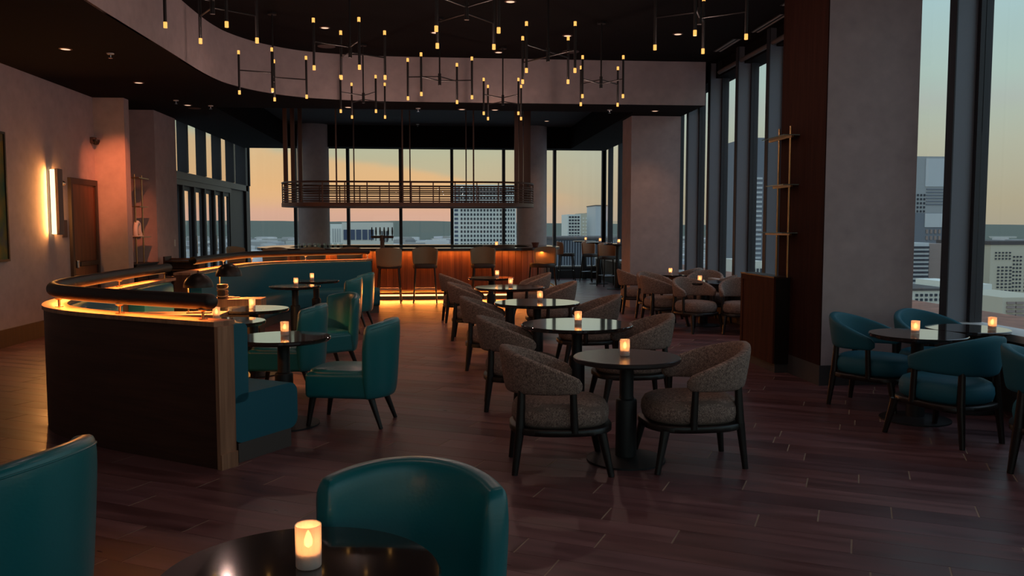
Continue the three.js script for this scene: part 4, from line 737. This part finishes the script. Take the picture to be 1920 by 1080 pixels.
// ------------------------------------------------------------------ outside: ledge, city, hills
{
  const lg = thing('roof_ledge', 'terracotta coloured roof ledge just outside the window sill', 'ledge', [0, 0, 0]);
  mesh('parapet', span(XR + 0.24, XR + 1.35, 0.42, 0.575, 3, -24), std([0.60, 0.27, 0.18], { map: PATCH, roughness: 0.8 }), lg);
  mesh('parapet_base', span(XR + 0.26, XR + 1.3, -1.5, 0.42, 3, -24), std([0.30, 0.26, 0.24], { roughness: 0.9 }), lg);
}
const GY = -110;
{
  const gt = tex(512, 512, (u, v) => { const n = tile((a, b) => 0.5 + 0.8 * fbm(a * 14, b * 14, 2.2, 5))(u, v); return mix3([0.58, 0.58, 0.61], [0.86, 0.84, 0.79], sstep(0.45, 0.75, n)); });
  gt.repeat.set(30, 30);
  const g = new THREE.Mesh(new THREE.CircleGeometry(16000, 96).rotateX(-Math.PI / 2), new THREE.MeshStandardMaterial({ map: gt, roughness: 1 })); g.name = 'distant_ground'; g.position.y = GY; g.userData = { label: 'open city ground spreading to the hills', category: 'ground', kind: 'structure' }; put(g);
  [[9000, 0, [0.155, 0.168, 0.135], 3], [12500, 24, [0.155, 0.168, 0.135], 7]].forEach(([D, add, c, sd], k) => {
    const pos = [], n = 260, P = [];
    for (let i = 0; i <= n; i++) { const az = (-60 + 130 * i / n) * Math.PI / 180, warmth = 1 - sstep(-0.1, 0.35, az), h = EYE + D * (0.0012 + 0.0046 * warmth + 0.0022 * fbm(az * 9, sd, 0.4, 5)) + add * 0.35; P.push([Math.sin(az) * D, h, -Math.cos(az) * D, Math.sin(az) * D * 0.8, -Math.cos(az) * D * 0.8, Math.sin(az) * D * 1.15, -Math.cos(az) * D * 1.15]); }
    for (let i = 0; i < n; i++) { const a = P[i], b = P[i + 1], q = (p, s) => (s === 0 ? [p[3], GY, p[4]] : s === 1 ? [p[0], p[1], p[2]] : [p[5], GY, p[6]]); for (const [s, t] of [[0, 1], [1, 2]]) for (const v of [q(a, s), q(b, s), q(b, t), q(a, s), q(b, t), q(a, t)]) pos.push(...v); }
    const ge = new THREE.BufferGeometry(); ge.setAttribute('position', new THREE.Float32BufferAttribute(pos, 3)); ge.computeVertexNormals();
    const m = new THREE.Mesh(ge, std(c, { roughness: 1 })); m.name = k ? 'far_hills' : 'near_hills'; m.userData = { kind: 'structure', label: k ? 'low wooded far hills closing the horizon' : 'rolling wooded hills in front of the far hills', category: 'hills' }; put(m);
  });
  // low sprawl nobody could count
  const im = new THREE.InstancedMesh(new THREE.BoxGeometry(1, 1, 1), std([1, 1, 1], { roughness: 0.9 }), 1400), mm = new THREE.Matrix4();
  for (let i = 0; i < 1400; i++) { const az = (-32 + 84 * rnd()) * Math.PI / 180, D = 900 + 8000 * Math.pow(rnd(), 0.8), w = rr(0.012, 0.03) * D, h = rr(0.0015, 0.0045) * D + 4, d = rr(0.008, 0.02) * D; mm.makeRotationY(rr(0, 3)).setPosition(Math.sin(az) * D, GY + h / 2, -Math.cos(az) * D); mm.multiply(new THREE.Matrix4().makeScale(w, h, d)); im.setMatrixAt(i, mm); const g = rr(0.3, 0.85); im.setColorAt(i, new THREE.Color(g, g * rr(0.94, 1), g * rr(0.9, 1.02))); }
  im.name = 'city_sprawl'; im.userData = { kind: 'stuff', label: 'low pale roofs of the distant city', category: 'city' }; put(im);
}
const C = { white: std([0.86, 0.86, 0.80], { roughness: 0.9 }), pale: std([0.78, 0.75, 0.66], { roughness: 0.9 }), cream: std([0.62, 0.56, 0.44], { roughness: 0.9 }), grey: std([0.42, 0.43, 0.44], { roughness: 0.9 }), slate: std([0.20, 0.22, 0.26], { roughness: 0.8 }), dark: std([0.055, 0.065, 0.085], { roughness: 0.7 }), pane: std([0.03, 0.04, 0.06], { roughness: 0.25 }), blue: std([0.06, 0.09, 0.16], { roughness: 0.2 }), brown: std([0.34, 0.26, 0.235], { roughness: 0.8 }), roof: std([0.10, 0.085, 0.085], { roughness: 0.9 }), silver: std([0.62, 0.64, 0.66], { roughness: 0.6 }) };
// building: pixel span at its facade distance; windows given in rows and columns of the visible facade
function building(name, label, [x0, x1, yTop], D, mat, { depth = 30, grid, strips, yLow = 620, parent, roof } = {}) {
  const a = atZ(x0, yTop, -D), b = atZ(x1, yTop, -D), top = a.y, w = b.x - a.x, t = thing(name, label, 'building', [(a.x + b.x) / 2, GY, -D]);
  const Hh = top - GY; mesh('walls', span(-w / 2, w / 2, 0, Hh, -depth, 0), mat, t);
  if (roof) mesh('roof', span(-w / 2 - 0.3, w / 2 + 0.3, Hh, Hh + roof, -depth - 0.3, 0.3), C.roof, t);
  if (grid) for (const [gx0, gx1, gy0, gy1, nx, ny, fw, fh, pm] of grid) { // pixel box, counts, filled fractions
    const p = atZ(gx0, gy0, -D), q = atZ(gx1, gy1, -D), cw = (q.x - p.x) / nx, ch = (p.y - q.y) / ny, g = bx(cw * fw, ch * fh, 0.5);
    for (let i = 0; i < nx; i++) for (let j = 0; j < ny; j++) { const m = new THREE.Mesh(g, pm ?? C.pane); m.name = 'window_pane'; m.position.set(p.x + (i + 0.5) * cw - t.position.x, p.y - (j + 0.5) * ch - GY, 0.02); put(m, t); }
  }
  return t;
}
building('white_tower', 'white office tower with a grid of small square windows behind the bar', [851, 968, 346], 480, C.white, { grid: [[862, 942, 350, 462, 13, 14, 0.55, 0.55], [946, 966, 350, 462, 4, 14, 0.5, 0.55], [851, 860, 350, 462, 1, 14, 0.8, 0.5, C.blue]], depth: 30 });
building('low_white_building', 'low white building with five broad blue windows behind the beer taps', [641, 731, 417], 330, C.pale, { grid: [[643, 702, 430, 450, 5, 1, 0.8, 0.95, C.blue], [714, 728, 432, 455, 3, 2, 0.6, 0.8]], depth: 25 });
building('small_white_building', 'narrow white building beside the round column near the folding doors', [619, 642, 420], 360, C.white, { grid: [[622, 640, 428, 455, 4, 1, 0.3, 0.95, C.grey]], depth: 18 });
building('grid_office', 'pale office block with dark window rows behind the tall tables', [1064, 1089, 402], 520, C.white, { grid: [[1066, 1087, 404, 452, 4, 8, 0.72, 0.55]], depth: 25 });
building('cream_office', 'cream office block beside the pale gridded block', [1089, 1103, 400], 575, C.cream, { grid: [[1091, 1102, 406, 452, 2, 7, 0.6, 0.45, C.pale]], depth: 25 });
building('blue_glass_tower', 'dark blue glass block between the cream block and grey tower', [1103, 1118, 399], 620, C.blue, { grid: [[1104, 1117, 420, 452, 1, 5, 0.9, 0.4, C.silver]], depth: 25 });
building('grey_tower', 'plain grey tower right behind the tall tables', [1117, 1140, 386], 500, C.silver, { depth: 30, roof: 0.5 });
building('dark_block', 'wide dark office block with fine vertical ribs below the tall tables', [1040, 1175, 449], 240, C.dark, { grid: [[1043, 1172, 451, 500, 26, 1, 0.35, 0.98, C.slate]], depth: 40, roof: 0.6 });
building('slate_tower', 'tall slate tower with banded windows seen between the window fins', [1402, 1440, 258], 300, C.slate, { grid: [[1404, 1427, 330, 505, 1, 20, 0.9, 0.45, C.silver]], depth: 30 });
building('spire_tower', 'dark slender tower with a mast beside the brass rack', [1463, 1489, 233], 420, C.slate, { depth: 20 });
building('banded_beige_block', 'beige block with close horizontal bands between the window fins', [1352, 1380, 431], 420, C.cream, { grid: [[1353, 1379, 434, 512, 1, 16, 0.96, 0.35, C.slate]], depth: 25 });
building('pale_low_block', 'low pale block at the foot of the slate tower', [1403, 1436, 490], 200, C.pale, { grid: [[1404, 1430, 503, 512, 4, 1, 0.5, 0.9]], depth: 20 });
building('grey_office_tower', 'broad grey tower with a pale glazed centre seen past the column', [1709, 1786, 293], 330, C.grey, { grid: [[1736, 1778, 297, 350, 1, 1, 1, 1, C.silver], [1712, 1735, 362, 400, 4, 5, 0.5, 0.5], [1737, 1780, 352, 386, 1, 6, 1, 0.4, C.slate]], depth: 35 });
building('dark_glass_block', 'dark glass block in front of the broad grey tower', [1706, 1784, 399], 270, C.slate, { grid: [[1734, 1780, 400, 426, 1, 1, 1, 1, C.silver], [1734, 1780, 428, 452, 6, 2, 0.5, 0.6, C.brown]], depth: 25 });
building('banded_office', 'pale office block with dark horizontal window bands past the column', [1706, 1742, 455], 230, C.silver, { grid: [[1709, 1741, 460, 530, 1, 9, 0.92, 0.5, C.pane]], depth: 25 });
building('brown_stone_block', 'brown stone block catching the sunset beside the banded office', [1742, 1782, 457], 232, C.brown, { grid: [[1768, 1770, 462, 525, 1, 1, 1, 1, C.pane]], depth: 25 });
building('low_cream_block', 'low cream block with square windows below the banded office', [1706, 1780, 545], 150, C.pale, { grid: [[1714, 1776, 549, 566, 7, 2, 0.45, 0.55]], depth: 20, roof: 0.4 });
building('navy_tower', 'slender navy tower beside the broad window fin', [1815, 1838, 400], 320, C.dark, { grid: [[1830, 1837, 460, 520, 1, 8, 0.6, 0.45, C.silver]], depth: 20 });
building('cream_hotel', 'stepped cream high-rise with paired windows beyond the window tables', [1858, 1960, 459], 220, C.cream, { grid: [[1864, 1896, 471, 488, 5, 3, 0.42, 0.45], [1868, 1896, 498, 548, 4, 8, 0.45, 0.42], [1898, 1914, 478, 548, 3, 10, 0.45, 0.42], [1920, 1955, 478, 548, 6, 10, 0.45, 0.42]], depth: 25, roof: 1.0 });
building('white_walkup', 'small white block with dark windows in front of the cream high-rise', [1818, 1860, 533], 150, C.white, { grid: [[1826, 1857, 546, 582, 5, 4, 0.5, 0.55]], depth: 18 });
building('parking_structure', 'open concrete parking structure beyond the window tables', [1880, 1990, 558], 122, C.cream, { grid: [[1886, 1985, 564, 610, 6, 6, 0.86, 0.55, C.brown]], depth: 16 });
scene.traverse((o) => { if (o.isLight && o.castShadow !== undefined && !o.isRectAreaLight) o.castShadow = true; });
renderer.render(scene, camera);
